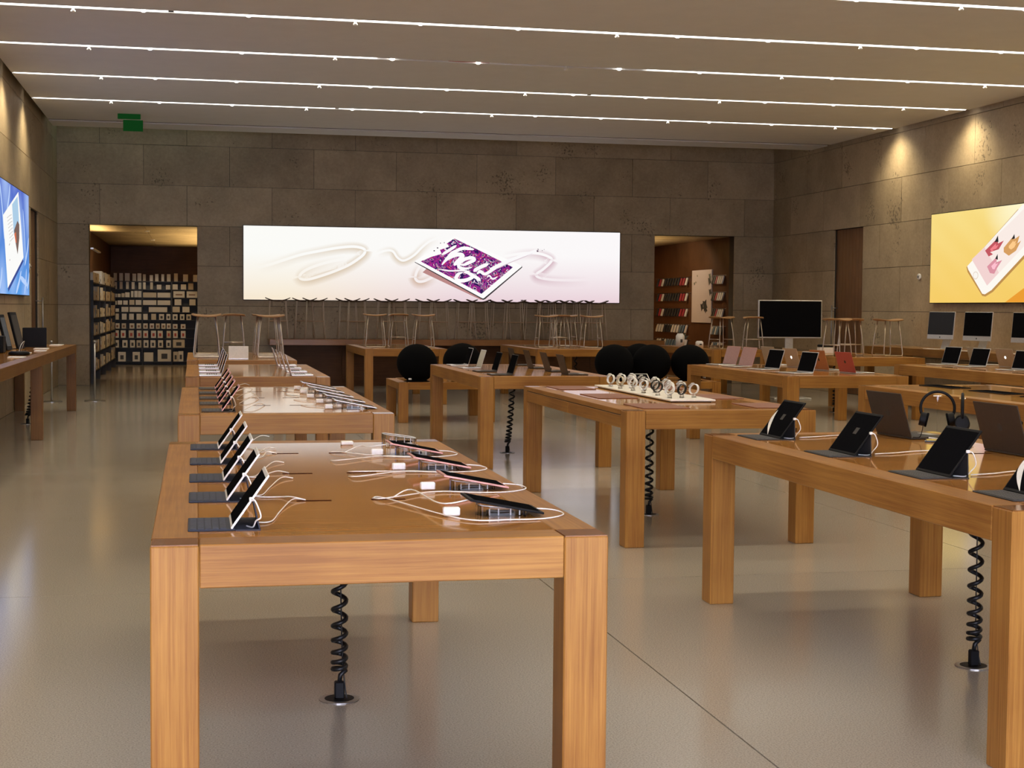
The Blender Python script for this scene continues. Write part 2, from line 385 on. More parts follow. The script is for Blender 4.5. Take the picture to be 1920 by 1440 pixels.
fill_spot((10.0, 33.2, 3.2), (11.46, 33.8, 1.2), 85, 140, 'recessed downlight in the right alcove ceiling')  # added spot that brightens the hanging phone cases

# ---------------------------------------------------------------- ceiling light lines
def light_line(k, yy):
    lab = ['ceiling light line nearest the back wall', 'ceiling light line second from the back wall', 'ceiling light line with a dead unlit stretch in its middle, third from the back',
           'ceiling light line fourth from the back wall', 'ceiling light line at the very top right of the picture'] 
    lab = lab[k] if k < 5 else 'ceiling light line overhead, %s from the back wall' % ORD[k]
    t = empty('light_line', (0, yy, ZC), label=lab, cat='ceiling light', group='ceiling light lines')
    x0, x1 = XL+.16, XR-.16
    B(x0, x1, -.055, .055, .06, .075).build('housing', 'led_off', t)
    def led(a, b): B(a, b, -.027, .027, .004, .03).build('light_tube', 'led', t, bevel=.006)
    if k == 2:
        led(x0, 2.35); led(6.05, x1)
        B(2.36, 6.04, -.015, .015, .02, .045).build('unlit_tube', 'led_off', t)
        G().tube([(3.3, 0, .012), (3.5, .006, .008), (3.7, -.006, .012), (3.85, 0, .01)], .008, 5).build('wire', 'red_wire', t)
    else:
        cuts = {0: [2.3], 1: [5.9], 3: [-.25]}.get(k, [3.2]); a = x0
        for c in cuts + [x1]:
            led(a, c-.03 if c != x1 else c); 
            if c != x1: B(c-.03, c+.03, -.02, .02, .002, .03).build('joint', 'black', t)
            a = c+.03
    xx = -1.3
    while xx < x1-.2:
        for dx in (0, 1.15):
            G().lathe([(.012, .010), (.034, .006), (.034, -.006), (.018, -.016)], 12, (xx+.75+dx, 0, 0)).build('spot_lens', 'led_dot', t)
        G().lathe([(.014, .02), (.014, -.02), (.026, -.03), (.026, -.045), (.008, -.05)], 10, (xx, 0, -.005)).build('sprinkler', 'white', t, smooth=True)
        xx += 3.1
    for a, b in (((x0, 2.35), (6.05, x1)) if k == 2 else ((x0, x1),)):
        ld = bpy.data.lights.new('line', 'AREA'); ld.shape = 'RECTANGLE'; ld.size = b-a; ld.size_y = .05; ld.energy = LED*(b-a)/(x1-x0); ld.color = (1.0, .86, .60); ld.spread = R(132)
        lo = bpy.data.objects.new('line_lamp', ld); COL.objects.link(lo); lo.parent = t; lo.location = ((a+b)/2, 0, .002)
    for x, in ((x0-.02,), (x1+.02,)):
        ld = bpy.data.lights.new('washer', 'SPOT'); ld.energy = WASH; ld.color = (1.0, .84, .56); ld.spot_size = R(120); ld.spot_blend = .9; ld.shadow_soft_size = .12
        lo = bpy.data.objects.new('wall_washer', ld); COL.objects.link(lo); lo.parent = t
        lo.location = (x + (-.42 if x > 5 else .42), 0, -.02); lo.rotation_euler = (0, R(-24 if x > 5 else 24), 0)
for k, yy in enumerate(STRIPS): light_line(k, yy)

# ---------------------------------------------------------------- backlit wall displays
def colour_mesh(name, vs, fs, cols, parent, mat='print'):
    me = bpy.data.meshes.new(name); me.from_pydata(vs, [], fs)
    at = me.color_attributes.new('ink', 'FLOAT_COLOR', 'POINT')
    for i, c in enumerate(cols): at.data[i].color = (c[0], c[1], c[2], 1)
    me.materials.append(M[mat]); o = bpy.data.objects.new(name, me); COL.objects.link(o); o.parent = parent; return o
class Board:
    """a light box; (u,z) are its own horizontal and vertical metres, P maps them onto the wall"""
    def __init__(s, name, label, P, u0, u1, z0, z1, ink, nx=48, nz=14):
        s.P, s.ink = P, ink; s.t = empty(name, P((u0+u1)/2, z0, 0), label=label, cat='wall display')
        s.off = Vector(s.t.location)
        fr = G(); a = [Vector(P(u, z, d))-s.off for d in (.0, .075) for u, z in ((u0-.012, z0-.012), (u1+.012, z0-.012), (u1+.012, z1+.012), (u0-.012, z1+.012))]
        fr.add(a, [(0,1,2,3),(7,6,5,4),(0,4,5,1),(1,5,6,2),(2,6,7,3),(3,7,4,0)]); fr.build('frame', 'black', s.t)
        s.n = 0
        us = [u0+(u1-u0)*i/nx for i in range(nx+1)]; zs = [z0+(z1-z0)*j/nz for j in range(nz+1)]
        s.put('panel', [(u, z) for z in zs for u in us], [(j*(nx+1)+i, j*(nx+1)+i+1, (j+1)*(nx+1)+i+1, (j+1)*(nx+1)+i) for j in range(nz) for i in range(nx)], [ink(u, z) for z in zs for u in us])
    def put(s, name, uz, fs, cols, mat='print'):
        s.n += 1; d = .0765+.0006*s.n
        return colour_mesh(name, [tuple(Vector(s.P(u, z, d))-s.off) for u, z in uz], fs, cols, s.t, mat)
    def poly(s, name, uz, col, mat='print'): return s.put(name, uz, [tuple(range(len(uz)))], [col]*len(uz), mat)
    def stroke(s, name, pts, w, col, taper=True, k=5):
        p = spline([(a, b, 0) for a, b in pts], k); n = len(p); vs = []
        for i, q in enumerate(p):
            t = (p[min(i+1, n-1)]-p[max(i-1, 0)]).normalized(); nn = Vector((-t.y, t.x, 0)); ww = w*(min(1, 4*i/n+.25, 4*(n-1-i)/n+.25) if taper else 1)/2
            vs += [(q.x+nn.x*ww, q.y+nn.y*ww), (q.x-nn.x*ww, q.y-nn.y*ww)]
        return s.put(name, vs, [(2*i, 2*i+1, 2*i+3, 2*i+2) for i in range(n-1)], [col]*len(vs))
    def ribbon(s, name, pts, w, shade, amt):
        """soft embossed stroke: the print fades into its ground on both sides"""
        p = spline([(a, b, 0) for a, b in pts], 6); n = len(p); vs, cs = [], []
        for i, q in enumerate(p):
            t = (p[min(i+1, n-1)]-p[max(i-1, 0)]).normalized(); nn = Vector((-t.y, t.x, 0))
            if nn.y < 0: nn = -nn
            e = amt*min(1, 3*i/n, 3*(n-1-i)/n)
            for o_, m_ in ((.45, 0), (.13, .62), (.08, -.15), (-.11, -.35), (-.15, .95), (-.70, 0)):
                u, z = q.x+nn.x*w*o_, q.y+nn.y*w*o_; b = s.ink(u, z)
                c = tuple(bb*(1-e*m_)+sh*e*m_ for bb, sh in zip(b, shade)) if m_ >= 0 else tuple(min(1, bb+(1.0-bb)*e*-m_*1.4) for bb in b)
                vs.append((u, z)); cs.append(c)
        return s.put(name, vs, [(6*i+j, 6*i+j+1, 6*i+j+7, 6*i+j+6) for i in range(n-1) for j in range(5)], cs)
def lerp(a, b, t): t = max(0, min(1, t)); return tuple(x+(y-x)*t for x, y in zip(a, b))
def ink_back(u, z):
    s = (u-.96)/7.9; v = (z-1.73)/1.5
    low = lerp((.92, .76, .54), (.78, .56, .63), s*2.2-.25); top = lerp((.97, .97, .93), (.97, .94, .95), s)
    return lerp(low, top, (v*1.35+.12)**.75 if v > -.08 else 0)
bd = Board('light_box', 'long white and pink backlit display above the bar on the back wall', lambda u, z, d: (u, YB-d, z), .965, 8.86, 1.735, 3.228, ink_back, 60, 14)
TAN, PNK = (.62, .47, .30), (.62, .40, .47)
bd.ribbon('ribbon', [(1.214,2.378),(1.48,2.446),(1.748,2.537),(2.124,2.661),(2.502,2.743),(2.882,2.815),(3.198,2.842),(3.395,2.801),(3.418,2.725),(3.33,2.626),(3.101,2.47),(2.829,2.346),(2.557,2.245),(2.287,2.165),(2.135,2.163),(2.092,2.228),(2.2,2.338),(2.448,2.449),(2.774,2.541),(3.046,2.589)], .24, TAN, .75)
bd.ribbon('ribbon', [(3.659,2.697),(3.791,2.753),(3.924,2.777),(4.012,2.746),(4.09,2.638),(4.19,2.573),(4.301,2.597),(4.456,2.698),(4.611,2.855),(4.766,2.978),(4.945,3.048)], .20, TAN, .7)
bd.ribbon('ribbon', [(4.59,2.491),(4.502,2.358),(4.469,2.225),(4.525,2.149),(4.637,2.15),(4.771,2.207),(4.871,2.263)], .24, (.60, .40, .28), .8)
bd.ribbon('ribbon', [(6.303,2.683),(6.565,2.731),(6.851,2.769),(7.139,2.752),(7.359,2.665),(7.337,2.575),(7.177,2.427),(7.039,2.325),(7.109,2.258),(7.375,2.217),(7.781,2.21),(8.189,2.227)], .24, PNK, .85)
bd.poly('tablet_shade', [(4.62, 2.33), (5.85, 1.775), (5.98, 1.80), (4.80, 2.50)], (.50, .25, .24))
bd.poly('tablet_edge', [(4.452, 2.548), (4.46, 2.53), (5.90, 1.772), (5.94, 1.785), (6.735, 2.462), (6.722, 2.50), (5.92, 1.84)], (.05, .04, .045))
bd.poly('tablet_body', [(4.452, 2.556), (5.885, 1.806), (5.915, 1.806), (6.722, 2.478), (6.716, 2.50), (5.30, 3.09), (5.27, 3.085)], (.99, .98, .97))
scr = [(4.579,2.557),(5.865,1.898),(6.533,2.463),(5.8, 2.81),(5.281,3.043),(5.12, 2.93),(5.18, 2.87),(4.98, 2.80),(5.02, 2.72),(4.82, 2.66)]
bd.poly('tablet_picture', scr, (1, 1, 1), 'swirl_print')
for nm, pts, w in (('letter_stroke', [(5.024,2.491),(5.128,2.613),(5.233,2.675),(5.373,2.712),(5.462,2.688),(5.392,2.6),(5.304,2.512),(5.287,2.478)], .085),
                   ('letter_stroke', [(5.163,2.70),(5.303,2.772),(5.478,2.844),(5.70,2.82)], .07), ('letter_stroke', [(5.02, 2.70), (5.18, 2.80), (5.33, 2.90)], .06),
                   ('letter_stroke', [(5.392,2.514),(5.48,2.498),(5.604,2.551),(5.709,2.605),(5.656,2.647),(5.515,2.619),(5.392,2.531),(5.393,2.444),(5.516,2.42),(5.657,2.448)], .07),
                   ('letter_stroke', [(5.693,2.362),(5.764,2.415),(5.905,2.486),(6.011,2.523)], .075), ('letter_stroke', [(5.764,2.311),(5.835,2.364),(5.941,2.313),(6.118,2.42),(6.242,2.491)], .065),
                   ('letter_stroke', [(5.464,2.342),(5.376,2.306),(5.324,2.219),(5.395,2.167),(5.553,2.187),(5.676,2.258),(5.587,2.326),(5.482,2.342)], .075),
                   ('letter_stroke', [(5.62,2.30),(5.747,2.241),(5.845,2.173)], .07), ('letter_stroke', [(5.978,2.244),(6.031,2.28),(6.102,2.211),(6.208,2.264)], .035), ('letter_stroke', [(4.95, 2.40), (5.2, 2.37), (5.45, 2.38), (5.62, 2.36)], .03)):
    bd.stroke(nm, pts, w, (.99, .97, .98), True)
bd.stroke('stylus', [(6.05,2.40),(6.30,2.53),(6.62,2.66),(7.03,2.81)], .075, (.97, .95, .96), False)
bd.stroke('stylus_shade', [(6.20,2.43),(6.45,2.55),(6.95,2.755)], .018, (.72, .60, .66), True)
for u, z, r in ((7.06, 2.81, .022), (7.07, 2.845, .014), (7.16, 2.82, .01), (7.20, 2.845, .008), (4.86, 2.78, .018), (4.93, 2.84, .018), (4.99, 2.94, .012), (5.07, 2.95, .012)):
    bd.poly('ink_dot', [(u+r*math.cos(a*PI/3), z+r*.8*math.sin(a*PI/3)) for a in range(6)], (.10, .06, .10))

def ink_right(y, z):
    s = (23.48-y)/5; v = (z-1.75)/1.5
    c = lerp((.93, .60, .13), (.95, .74, .25), v*.9+.1); c = lerp(c, (.90, .60, .12), .35*math.sin((s*2.0+v*1.1)*7)**2*(1-v*.5))
    return lerp(c, (1.0, .93, .60), max(0, 1-((y-20.7)**2+(z-3.25)**2*2.2)/1.2)**1.5)
br = Board('light_box', 'yellow backlit display with a white phone on the right wall', lambda u, z, d: (XR-d, u, z), 15.6, 23.48, 1.755, 3.25, ink_right, 60, 12)
br.poly('orange_swoosh', [(21.05,1.757),(20.55,1.96),(19.9,2.18),(18.6, 2.5),(17.6,1.757)], (.84, .34, .035))
br.poly('phone_edge', [(22.26,2.33),(22.22, 2.25),(21.74,1.86),(21.64, 1.85),(21.42,1.92),(20.30,2.55),(19.2, 3.22),(19.5, 3.245),(20.75,3.17)], (.52, .28, .08))
br.poly('phone_body', [(22.235,2.345),(22.20, 2.29),(21.74,1.895),(21.66,1.885),(21.46,1.95),(20.33,2.59),(19.45,3.235),(20.62,3.235),(20.751,3.157)], (.99, .95, .88))
br.poly('phone_screen', [(22.093,2.452),(21.597,2.022),(20.44,2.66),(19.85,3.18),(20.5,3.21),(20.747,3.081)], (.96, .84, .78))
br.poly('phone_screen_foot', [(22.093,2.452),(21.597,2.022),(21.25,2.22),(21.70,2.63)], (.90, .66, .64))
def ringpts(u, z, r, n=14): return [(u+r*math.cos(2*PI*a/n), z+r*.75*math.sin(2*PI*a/n)) for a in range(n)]
br.poly('home_button', ringpts(21.96, 2.19, .085), (.75, .62, .52)); br.poly('home_button_face', ringpts(21.96, 2.19, .07), (.98, .93, .86))
for pts, col, tip in (([(21.68,2.577),(21.297,2.765),(21.293,2.675),(21.124,2.713),(21.267,2.584),(21.525,2.548),(21.436,2.511),(21.566,2.481)], (.55, .10, .12), [(21.40, 2.70), (21.30, 2.80), (21.28, 2.70)]),
                      ([(21.119,2.601),(20.835,2.777),(20.812,2.721),(20.671,2.77),(20.727,2.652),(20.627,2.691),(20.763,2.543),(20.966,2.473),(21.116,2.534)], (.68, .35, .12), [(20.9, 2.72), (20.82, 2.80), (20.80, 2.73)]),
                      ([(21.602,2.323),(21.305,2.473),(21.322,2.383),(21.153,2.412),(21.296,2.293),(21.378,2.204),(21.509,2.218)], (.72, .30, .36), [(21.36, 2.44), (21.29, 2.51), (21.28, 2.42)])):
    br.poly('app_shape', pts, col); br.poly('app_tip', tip, (.03, .03, .03))
    c = Vector((sum(q[0] for q in pts)/len(pts), sum(q[1] for q in pts)/len(pts), 0))
    br.poly('app_fold', [(c.x+(q[0]-c.x)*.45, c.y+(q[1]-c.y)*.45) for q in pts], tuple(min(1, x*1.5+.08) for x in col))

def ink_left(y, z):
    v = (z-1.74)/1.57; s = (y-16.9)/8
    c = lerp((.10, .34, .80), (.09, .14, .58), v); k = abs(math.sin(y*2.3+z*1.4))*abs(math.cos(y*.9-z*2.1))
    return lerp(c, (.42, .58, .95), k*.8)
bl = Board('light_box', 'blue backlit display with a white tablet on the left wall', lambda u, z, d: (XL+d, u, z), 16.9, 24.85, 1.742, 3.312, ink_left, 60, 12)
for a in ((21.2, 3.3, 21.7, 2.5), (22.4, 3.3, 22.0, 2.9), (24.0, 3.05, 24.3, 2.3), (24.2, 2.2, 24.8, 2.65), (23.6, 2.0, 24.5, 1.9), (24.5, 1.85, 24.82, 2.1), (21.4, 2.1, 21.1, 1.8), (23.0, 1.76, 23.7, 2.1), (24.1, 1.76, 24.4, 2.15)):
    bl.stroke('light_streak', [(a[0], a[1]), ((a[0]+a[2])/2+.06, (a[1]+a[3])/2), (a[2], a[3])], .09, (.50, .66, .98))
bl.poly('tablet_shade', [(21.6, 2.70), (24.02, 2.26), (22.06, 1.77)], (.05, .08, .30))
bl.poly('tablet_body', [(21.527,2.816),(23.376,3.269),(24.007,2.316),(21.993,1.821)], (.97, .97, .95))
bl.poly('page_sky', [(22.584,3.031),(23.273,3.197),(23.50,2.68),(22.75,2.62)], (.42, .62, .80))
bl.poly('page_picture', [(22.791,2.668),(23.222,2.832),(23.466,2.788),(23.451,2.586),(23.211,2.334),(22.957,2.508)], (.20, .13, .11))
bl.poly('page_figure', [(22.80, 2.62), (23.02, 2.66), (23.10, 2.50), (22.97, 2.50)], (.68, .17, .08))
for k in range(8):
    zz = 2.80-.045*k; bl.stroke('text_line', [(21.95+.04*k, zz), (22.25+.04*k, zz+.05), (22.50+.03*k, zz+.08)], .012, (.62, .60, .58), False, 2)
bl.poly('text_mark', [(22.1, 2.42), (22.22, 2.47), (22.2, 2.44)], (.1, .1, .1)); bl.poly('text_mark', [(22.15, 2.22), (22.23, 2.24), (22.2, 2.21)], (.2, .1, .1))

# ---------------------------------------------------------------- tables
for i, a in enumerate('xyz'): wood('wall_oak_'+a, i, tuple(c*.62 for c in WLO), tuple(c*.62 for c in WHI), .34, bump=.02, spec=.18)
def table(label, x0, x1, y0, y1, h=.92, leg=.135, ap=.125, slots=(), drawers=False, midlegs=(), group='oak display tables', wd='oak'):
    t = empty('display_table', (x0, y0, 0), label=label, cat='table', group=group); w, l = x1-x0, y1-y0; e = .0015
    xl = [(0, leg), (w-leg, w)]
    for a, b in xl:
        for c, d in [(0, leg), (l-leg, l)] + [(m_-leg/2, m_+leg/2) for m_ in midlegs]:
            top = h if (c == 0 or d == l) else h-ap
            B(a, b, c, d, 0, top-.003).build('leg', wd+'_z', t, bevel=.004)
            if c == 0 or d == l: B(a+.003, b-.003, c+.003, d-.003, top-.003, top).build('leg_end_grain', 'oak_end', t)
    for c, d in ((0, leg), (l-leg, l)): B(leg+e, w-leg-e, c, d, h-ap, h).build('end_rail', wd+'_x', t, bevel=.003)
    for i, (a, b) in enumerate(xl):
        if drawers:
            B(a, b, leg+e, l-leg-e, h-.034, h).build('side_rail', wd+'_y', t, bevel=.002)
            B(a+.004, b-.004, leg+e, l-leg-e, h-.040, h-.034).build('groove', 'groove', t)
            n = 2; ll = (l-2*leg)/n
            for k in range(n): B(a, b, leg+k*ll+.003, leg+(k+1)*ll-.003, h-ap, h-.040).build('drawer_front', wd+'_y', t, bevel=.002)
        else: B(a, b, leg+e, l-leg-e, h-ap, h).build('side_rail', wd+'_y', t, bevel=.003)
    n = 2 if l < 2.2 else 4; ll = (l-2*leg-2*e)/n
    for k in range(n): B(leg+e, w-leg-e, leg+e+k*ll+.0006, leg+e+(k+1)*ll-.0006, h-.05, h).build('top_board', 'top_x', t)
    for (sx, sy) in slots:
        B(sx-.060, sx+.060, sy-.013, sy+.013, h-.01, h+.0008).build('cable_slot', 'slot', t)
    return t
SL = [(sx, sy) for sx in (.53, .79) for sy in (.92, 1.78, 2.62)]
table('pale-fronted oak table in the foreground with tablets in two rows', -.125, 1.21, 4.28, 7.57, slots=SL)
table('oak table behind the foreground table, with rose tablets', -.105, 1.245, 9.44, 12.75, slots=[(.55, .86), (.55, 1.71), (.57, 2.55), (.80, .86), (.80, 1.71), (.80, 2.55)])
table('oak table with silver laptops in front of the stool-laden left table', -.09, 1.28, 14.45, 17.66)
table('far left oak table carrying a cluster of stools', -.10, 1.26, 18.95, 22.2)
table('long oak table at lower right with black tablets and headphones', 2.73, 4.10, 4.60, 7.76, slots=[(.95, .9), (.95, 1.9), (.55, 1.5)])
table('oak table with drawers, leather mats and a tray of watches', 2.81, 4.16, 9.54, 12.72, drawers=True)
table('middle oak table with two rows of laptops', 2.765, 4.12, 14.5, 17.72)
table('low square oak table under a single round black cushion', 2.76, 4.12, 20.5, 21.9, h=.56, ap=.10, group='low oak tables')
table('low oak table under a heap of round black cushions', 5.66, 7.46, 20.5, 21.9, h=.56, ap=.10, group='low oak tables')
table('back oak table left of the bar centre with three stools on top', 2.72, 4.08, 24.35, 27.5)
table('back oak table right of the bar centre with four stools on top', 5.62, 6.98, 24.4, 27.5)
table('oak table with rose, black and copper laptops', 6.0, 7.36, 14.5, 17.72)
table('oak table at the right with dark tablets lying flat', 5.97, 7.33, 9.6, 12.75)
table('oak table with black-screened laptops near the right edge', 8.80, 10.16, 14.55, 17.75)
table('back right oak table holding two stools and white jars', 8.72, 10.08, 24.35, 27.5)
table('oak table in front of the right wall with three stools on top', 9.19, 10.55, 20.28, 23.4)
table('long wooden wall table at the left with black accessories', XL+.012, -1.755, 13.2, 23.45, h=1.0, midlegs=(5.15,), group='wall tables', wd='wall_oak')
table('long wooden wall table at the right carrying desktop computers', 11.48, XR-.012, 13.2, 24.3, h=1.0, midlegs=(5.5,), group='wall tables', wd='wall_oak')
# bar along the back wall
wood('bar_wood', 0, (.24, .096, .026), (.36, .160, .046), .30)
bt = empty('bar_counter', (1.45, 29.95, 0), label='long oak bar counter below the big backlit display', cat='counter')
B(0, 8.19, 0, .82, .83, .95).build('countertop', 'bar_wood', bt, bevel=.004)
B(.15, 7.95, .35, .82, .0, .83).build('body', 'dark_wood_x', bt)
for k in range(6): B(.17+k*1.3, .17+k*1.3+1.27, .335, .35, .08, .81).build('front_panel', 'dark_wood_x', bt)

# ---------------------------------------------------------------- keyboard tablets
def cable(parent, pts, r=.0032, mat='white', name='cable', k=6): return G().tube(spline(pts, k), r, 6).build(name, mat, parent, smooth=True)
def lean(x, z, ang):   # frame whose local z leans back from x,z towards +x, local x is the thickness direction (+x = back)
    return Matrix.Translation((x, 0, z)) @ Matrix.Rotation(ang, 4, 'Y')
def kb_tablet(name, body, kb, key, w=.25, tall=.195, mark=False, swoosh=False, ang=R(35)):
    t = empty(name, cat='tablet'); h = w/2
    k = B(-.125, .015, -h, h, 0, .006).build('keyboard', kb, t, bevel=.002)
    keys = G()
    for i in range(5):
        for j in range(12): keys.box(-.118+i*.022, -.100+i*.022, -h+.010+j*(w-.02)/12, -h+.010+(j+.82)*(w-.02)/12, .006, .0078)
    keys.build('keys', key, k)
    b = G().box(0, .0065, -h, h, 0, tall, lean(0, .008, ang)).build('body', body, t, bevel=.002)
    B(-.0008, 0, -h+.008, h-.008, .012, tall-.012, lean(0, .008, ang)).build('screen', 'screen', b)
    if mark:
        B(-.0016, -.0008, -.018, .018, tall*.47, tall*.62, lean(0, .008, ang)).build('screen_mark', 'mark_grey', b)
    if swoosh:
        mm = lean(-.0016, .008, ang)
        n = 14; ins = [(-(h-.012)+.012+.090*(q/n)**1.6+.0, tall*.70-(tall*.66)*q/n) for q in range(n+1)]; out = [(y_-.003-.036*math.sin(PI*q/n), z_) for q, (y_, z_) in enumerate(ins)]
        vs = [mm @ Vector((0, -y_, z_)) for y_, z_ in ins] + [mm @ Vector((0, min(h-.002, -y_), z_)) for y_, z_ in out]
        G().add(vs, [(q, q+1, n+2+q, n+1+q) for q in range(n)]).build('screen_swoosh', 'white', b)
    # folded stand behind
    tx, tz = math.sin(ang)*tall*.52, math.cos(ang)*tall*.52+.008
    fl_ = G(); a0, a1 = Vector((tx+.008, 0, tz)), Vector((.085, 0, .004)); nrm = Vector((.0035, 0, .0015))
    vs = [p+Vector((0, s*h*.98, 0)) for s in (-1, 1) for p in (a0, a1, a1+nrm, a0+nrm)]
    fl_.add(vs, [(0,1,2,3),(7,6,5,4),(0,4,5,1),(1,5,6,2),(2,6,7,3),(3,7,4,0)]).build('stand_flap', kb, t)
    B(.015, .09, -h, h, 0, .004).build('stand_foot', kb, t)
    ex, ez = math.sin(ang)*tall*.55, math.cos(ang)*tall*.55+.008
    G().box(ex-.006, ex+.008, -h-.012, -h, ez-.006, ez+.006).build('connector', 'white', t, bevel=.002)
    cable(t, [(ex, -h-.010, ez), (ex+.012, -h-.025, ez-.005), (ex+.028, -h-.022, ez-.05), (ex+.014, -h-.006, .03), (ex+.006, -h+.02, .008), (.05, -h+.06, .006)], .0024)
    return t
NEAR = ['nearest', 'second nearest', 'third', 'fourth', 'farthest']
kt = kb_tablet('keyboard_tablet', 'white', 'navy', 'key', .26)
tails = {}
for i, (yy, sx, sy) in enumerate(((4.66, .36, 5.20), (5.33, .36, 5.20), (5.93, .355, 6.06), (6.57, .35, 6.88), (7.24, .35, 6.88))):
    o = place(kt, USED, (.103, yy, .92), 0, 'white tablet on a navy keyboard, %s on the left of the foreground table' % NEAR[i], 'keyboard tablets on the foreground table')
    dx, dy = sx-.103, sy-yy
    cable(o, [(.085, .0, .006), (.13, dy*.10-.02, .004), (.17+.02*(i % 2), dy*.45+.02, .004), (dx-.03, dy*.9+.03, .010), (dx+.015, dy, .004)], .0022, name='cable_tail')
kr = kb_tablet('keyboard_tablet', 'rose', 'charcoal', 'key_dark', .26)
for i, yy in enumerate((9.80, 10.50, 11.13, 11.78, 12.42)):
    o = place(kr, USED, (.155 if i else .165, yy, .92), 0, 'rose-edged tablet on a charcoal keyboard, %s on the left of the second table' % NEAR[i], 'keyboard tablets on the second table')
    if i in (0, 2): cable(o, [(.145, -.03, .0045), (.20, .15, .02), (.26, .40, .02), (.30, .50 if i == 0 else .0, .004)], .0025, name='cable_tail')
for i, (yy, mk, sw) in enumerate(((7.45, True, True), (6.55, True, False), (5.66, False, False), (4.96, False, True))):
    t = kb_tablet('keyboard_tablet', 'black', 'charcoal', 'key_dark', .29, .235, mk, sw, R(37))
    t.location = (2.985, yy, .92)
    tag(t, ['black tablet with a white screen curve, farthest on the lower right table', 'black tablet with a pale square mark, second farthest on the lower right table', 'black tablet with a plain dark screen, third along the lower right table', 'black tablet cut off by the right picture edge on the lower right table'][i], group='black keyboard tablets')
    cable(t, [(.15, -.05, .0045), (.26, -.03, .006), (.40, .04, .006), (.62, .10, .004)], .0028, name='cable_tail')

# ---------------------------------------------------------------- tablets lying on clear stands (right row of the first two tables)
def stand_only(t, h=.034):
    o = G(); n = 28; vs = []
    for k in range(n):
        q = 2*PI*k/n; cx, cy = math.copysign(abs(math.cos(q))**.6, math.cos(q)), math.copysign(abs(math.sin(q))**.6, math.sin(q))
        tilt = h*(1-.42*(cx+1)/2)
        for r_, z in ((1, 0), (1, tilt), (.93, tilt), (.93, 0)): vs.append((.085*r_*cx, .055*r_*cy, z))
    o.add(vs, [(4*k+j, 4*((k+1) % n)+j, 4*((k+1) % n)+(j+1) % 4, 4*k+(j+1) % 4) for k in range(n) for j in range(4)])
    c = o.build('clear_stand', 'acrylic', t)
    rim = [(.082*math.copysign(abs(math.cos(2*PI*k/n))**.6, math.cos(2*PI*k/n)), .053*math.copysign(abs(math.sin(2*PI*k/n))**.6, math.sin(2*PI*k/n)), h*(1-.42*(math.copysign(abs(math.cos(2*PI*k/n))**.6, math.cos(2*PI*k/n))+1)/2)) for k in range(n)]
    G().tube(rim, .0022, 5, True).build('rim', 'white', c)
    for x in (-.05, -.02, .02, .05): B(x-.002, x+.002, -.050, -.046, .002, h*.7).build('rib', 'silver', c)
    B(-.05, .04, -.018, .018, .002, .012).build('cable_block', 'white', c, bevel=.003)
    return c
def tablet_shape(name, body, scr, w=.25, d=.185):
    t = empty(name, cat='tablet'); stand_only(t)
    m_ = Matrix.Translation((0, 0, .031)) @ Matrix.Rotation(R(11), 4, 'Y')
    b = G().box(-w/2, w/2, -d/2, d/2, 0, .0075, m_).build('body', body, t, bevel=.0028, seg=2)
    B(-w/2+.014, w/2-.014, -d/2+.007, d/2-.007, .0075, .0083, m_).build('screen', scr, b)
    B(-.20, -.145, -.045, -.018, .002, .030).build('adapter', 'white', t, bevel=.004)
    return t
def loop_cable(o, sx, sy, big):
    e = -.10
    cable(o, [(sx, sy, .004), (sx+.04, sy-.05, .010), (-.16, -.13, .006), (0, -.165, .004), (.12, -.15, .004), (.19, -.08, .006), (.175, -.02, .012), (.118, .0, .016)], .0024, name='cable')
    if big: cable(o, [(sx+.07, sy, .004), (sx+.14, sy+.02, .03), (-.20, .03, .035), (-.11, -.01, .05)], .0026, name='second_cable')
fb = tablet_shape('tilted_tablet', 'black', 'screen'); fr_ = tablet_shape('tilted_tablet', 'rose', 'screen')
for i, (pr_, x, yy, sx, sy) in enumerate(((fb, .985, 4.78, .61, 5.21), (fr_, 1.015, 5.48, .61, 5.21), (fr_, 1.00, 6.17, .61, 6.07), (fr_, .985, 6.80, .61, 6.90))):
    o = place(pr_, USED, (x, yy, .92), 0, ['black tablet tilted on a clear stand at the near right of the foreground table', 'rose tablet on a clear stand right behind the black one', 'rose tablet on a clear stand, third on the right of the foreground table', 'rose tablet on a clear stand, farthest on the right of the foreground table'][i], 'tablets on clear stands')
    loop_cable(o, sx-x, sy-yy, i in (0, 3))
t = empty('clear_tablet_stand', (.985, 7.30, .92), label='empty clear stand with a white ring, far right corner of the foreground table', cat='stand')
stand_only(t, .055)
G().lathe([(.01, 0), (.07, 0), (.06, .006)], 24, (0, 0, .012), 1, .6).build('lens', 'screen', t)
tag(B(.70, .76, 7.30, 7.34, .92, .938).build('adapter', 'white', bevel=.004), 'small white adapter block near the far edge of the foreground table', 'adapter')
fs_ = tablet_shape('tilted_tablet', 'silver', 'dim_screen', .29, .19)
for i, (x, yy) in enumerate(((1.04, 9.95), (1.03, 10.55), (1.01, 11.15), (1.0, 11.75), (.99, 12.3))):
    o = place(fs_, USED, (x, yy, .92), 0, 'silver tablet on a clear stand, %s on the right of the second table' % NEAR[i], 'tablets on clear stands of the second table')
    if i in (0, 2, 4): cable(o, [(-.33, .33, .003), (-.28, .20, .006), (-.15, .05, .01), (-.11, 0, .05)], .0024)

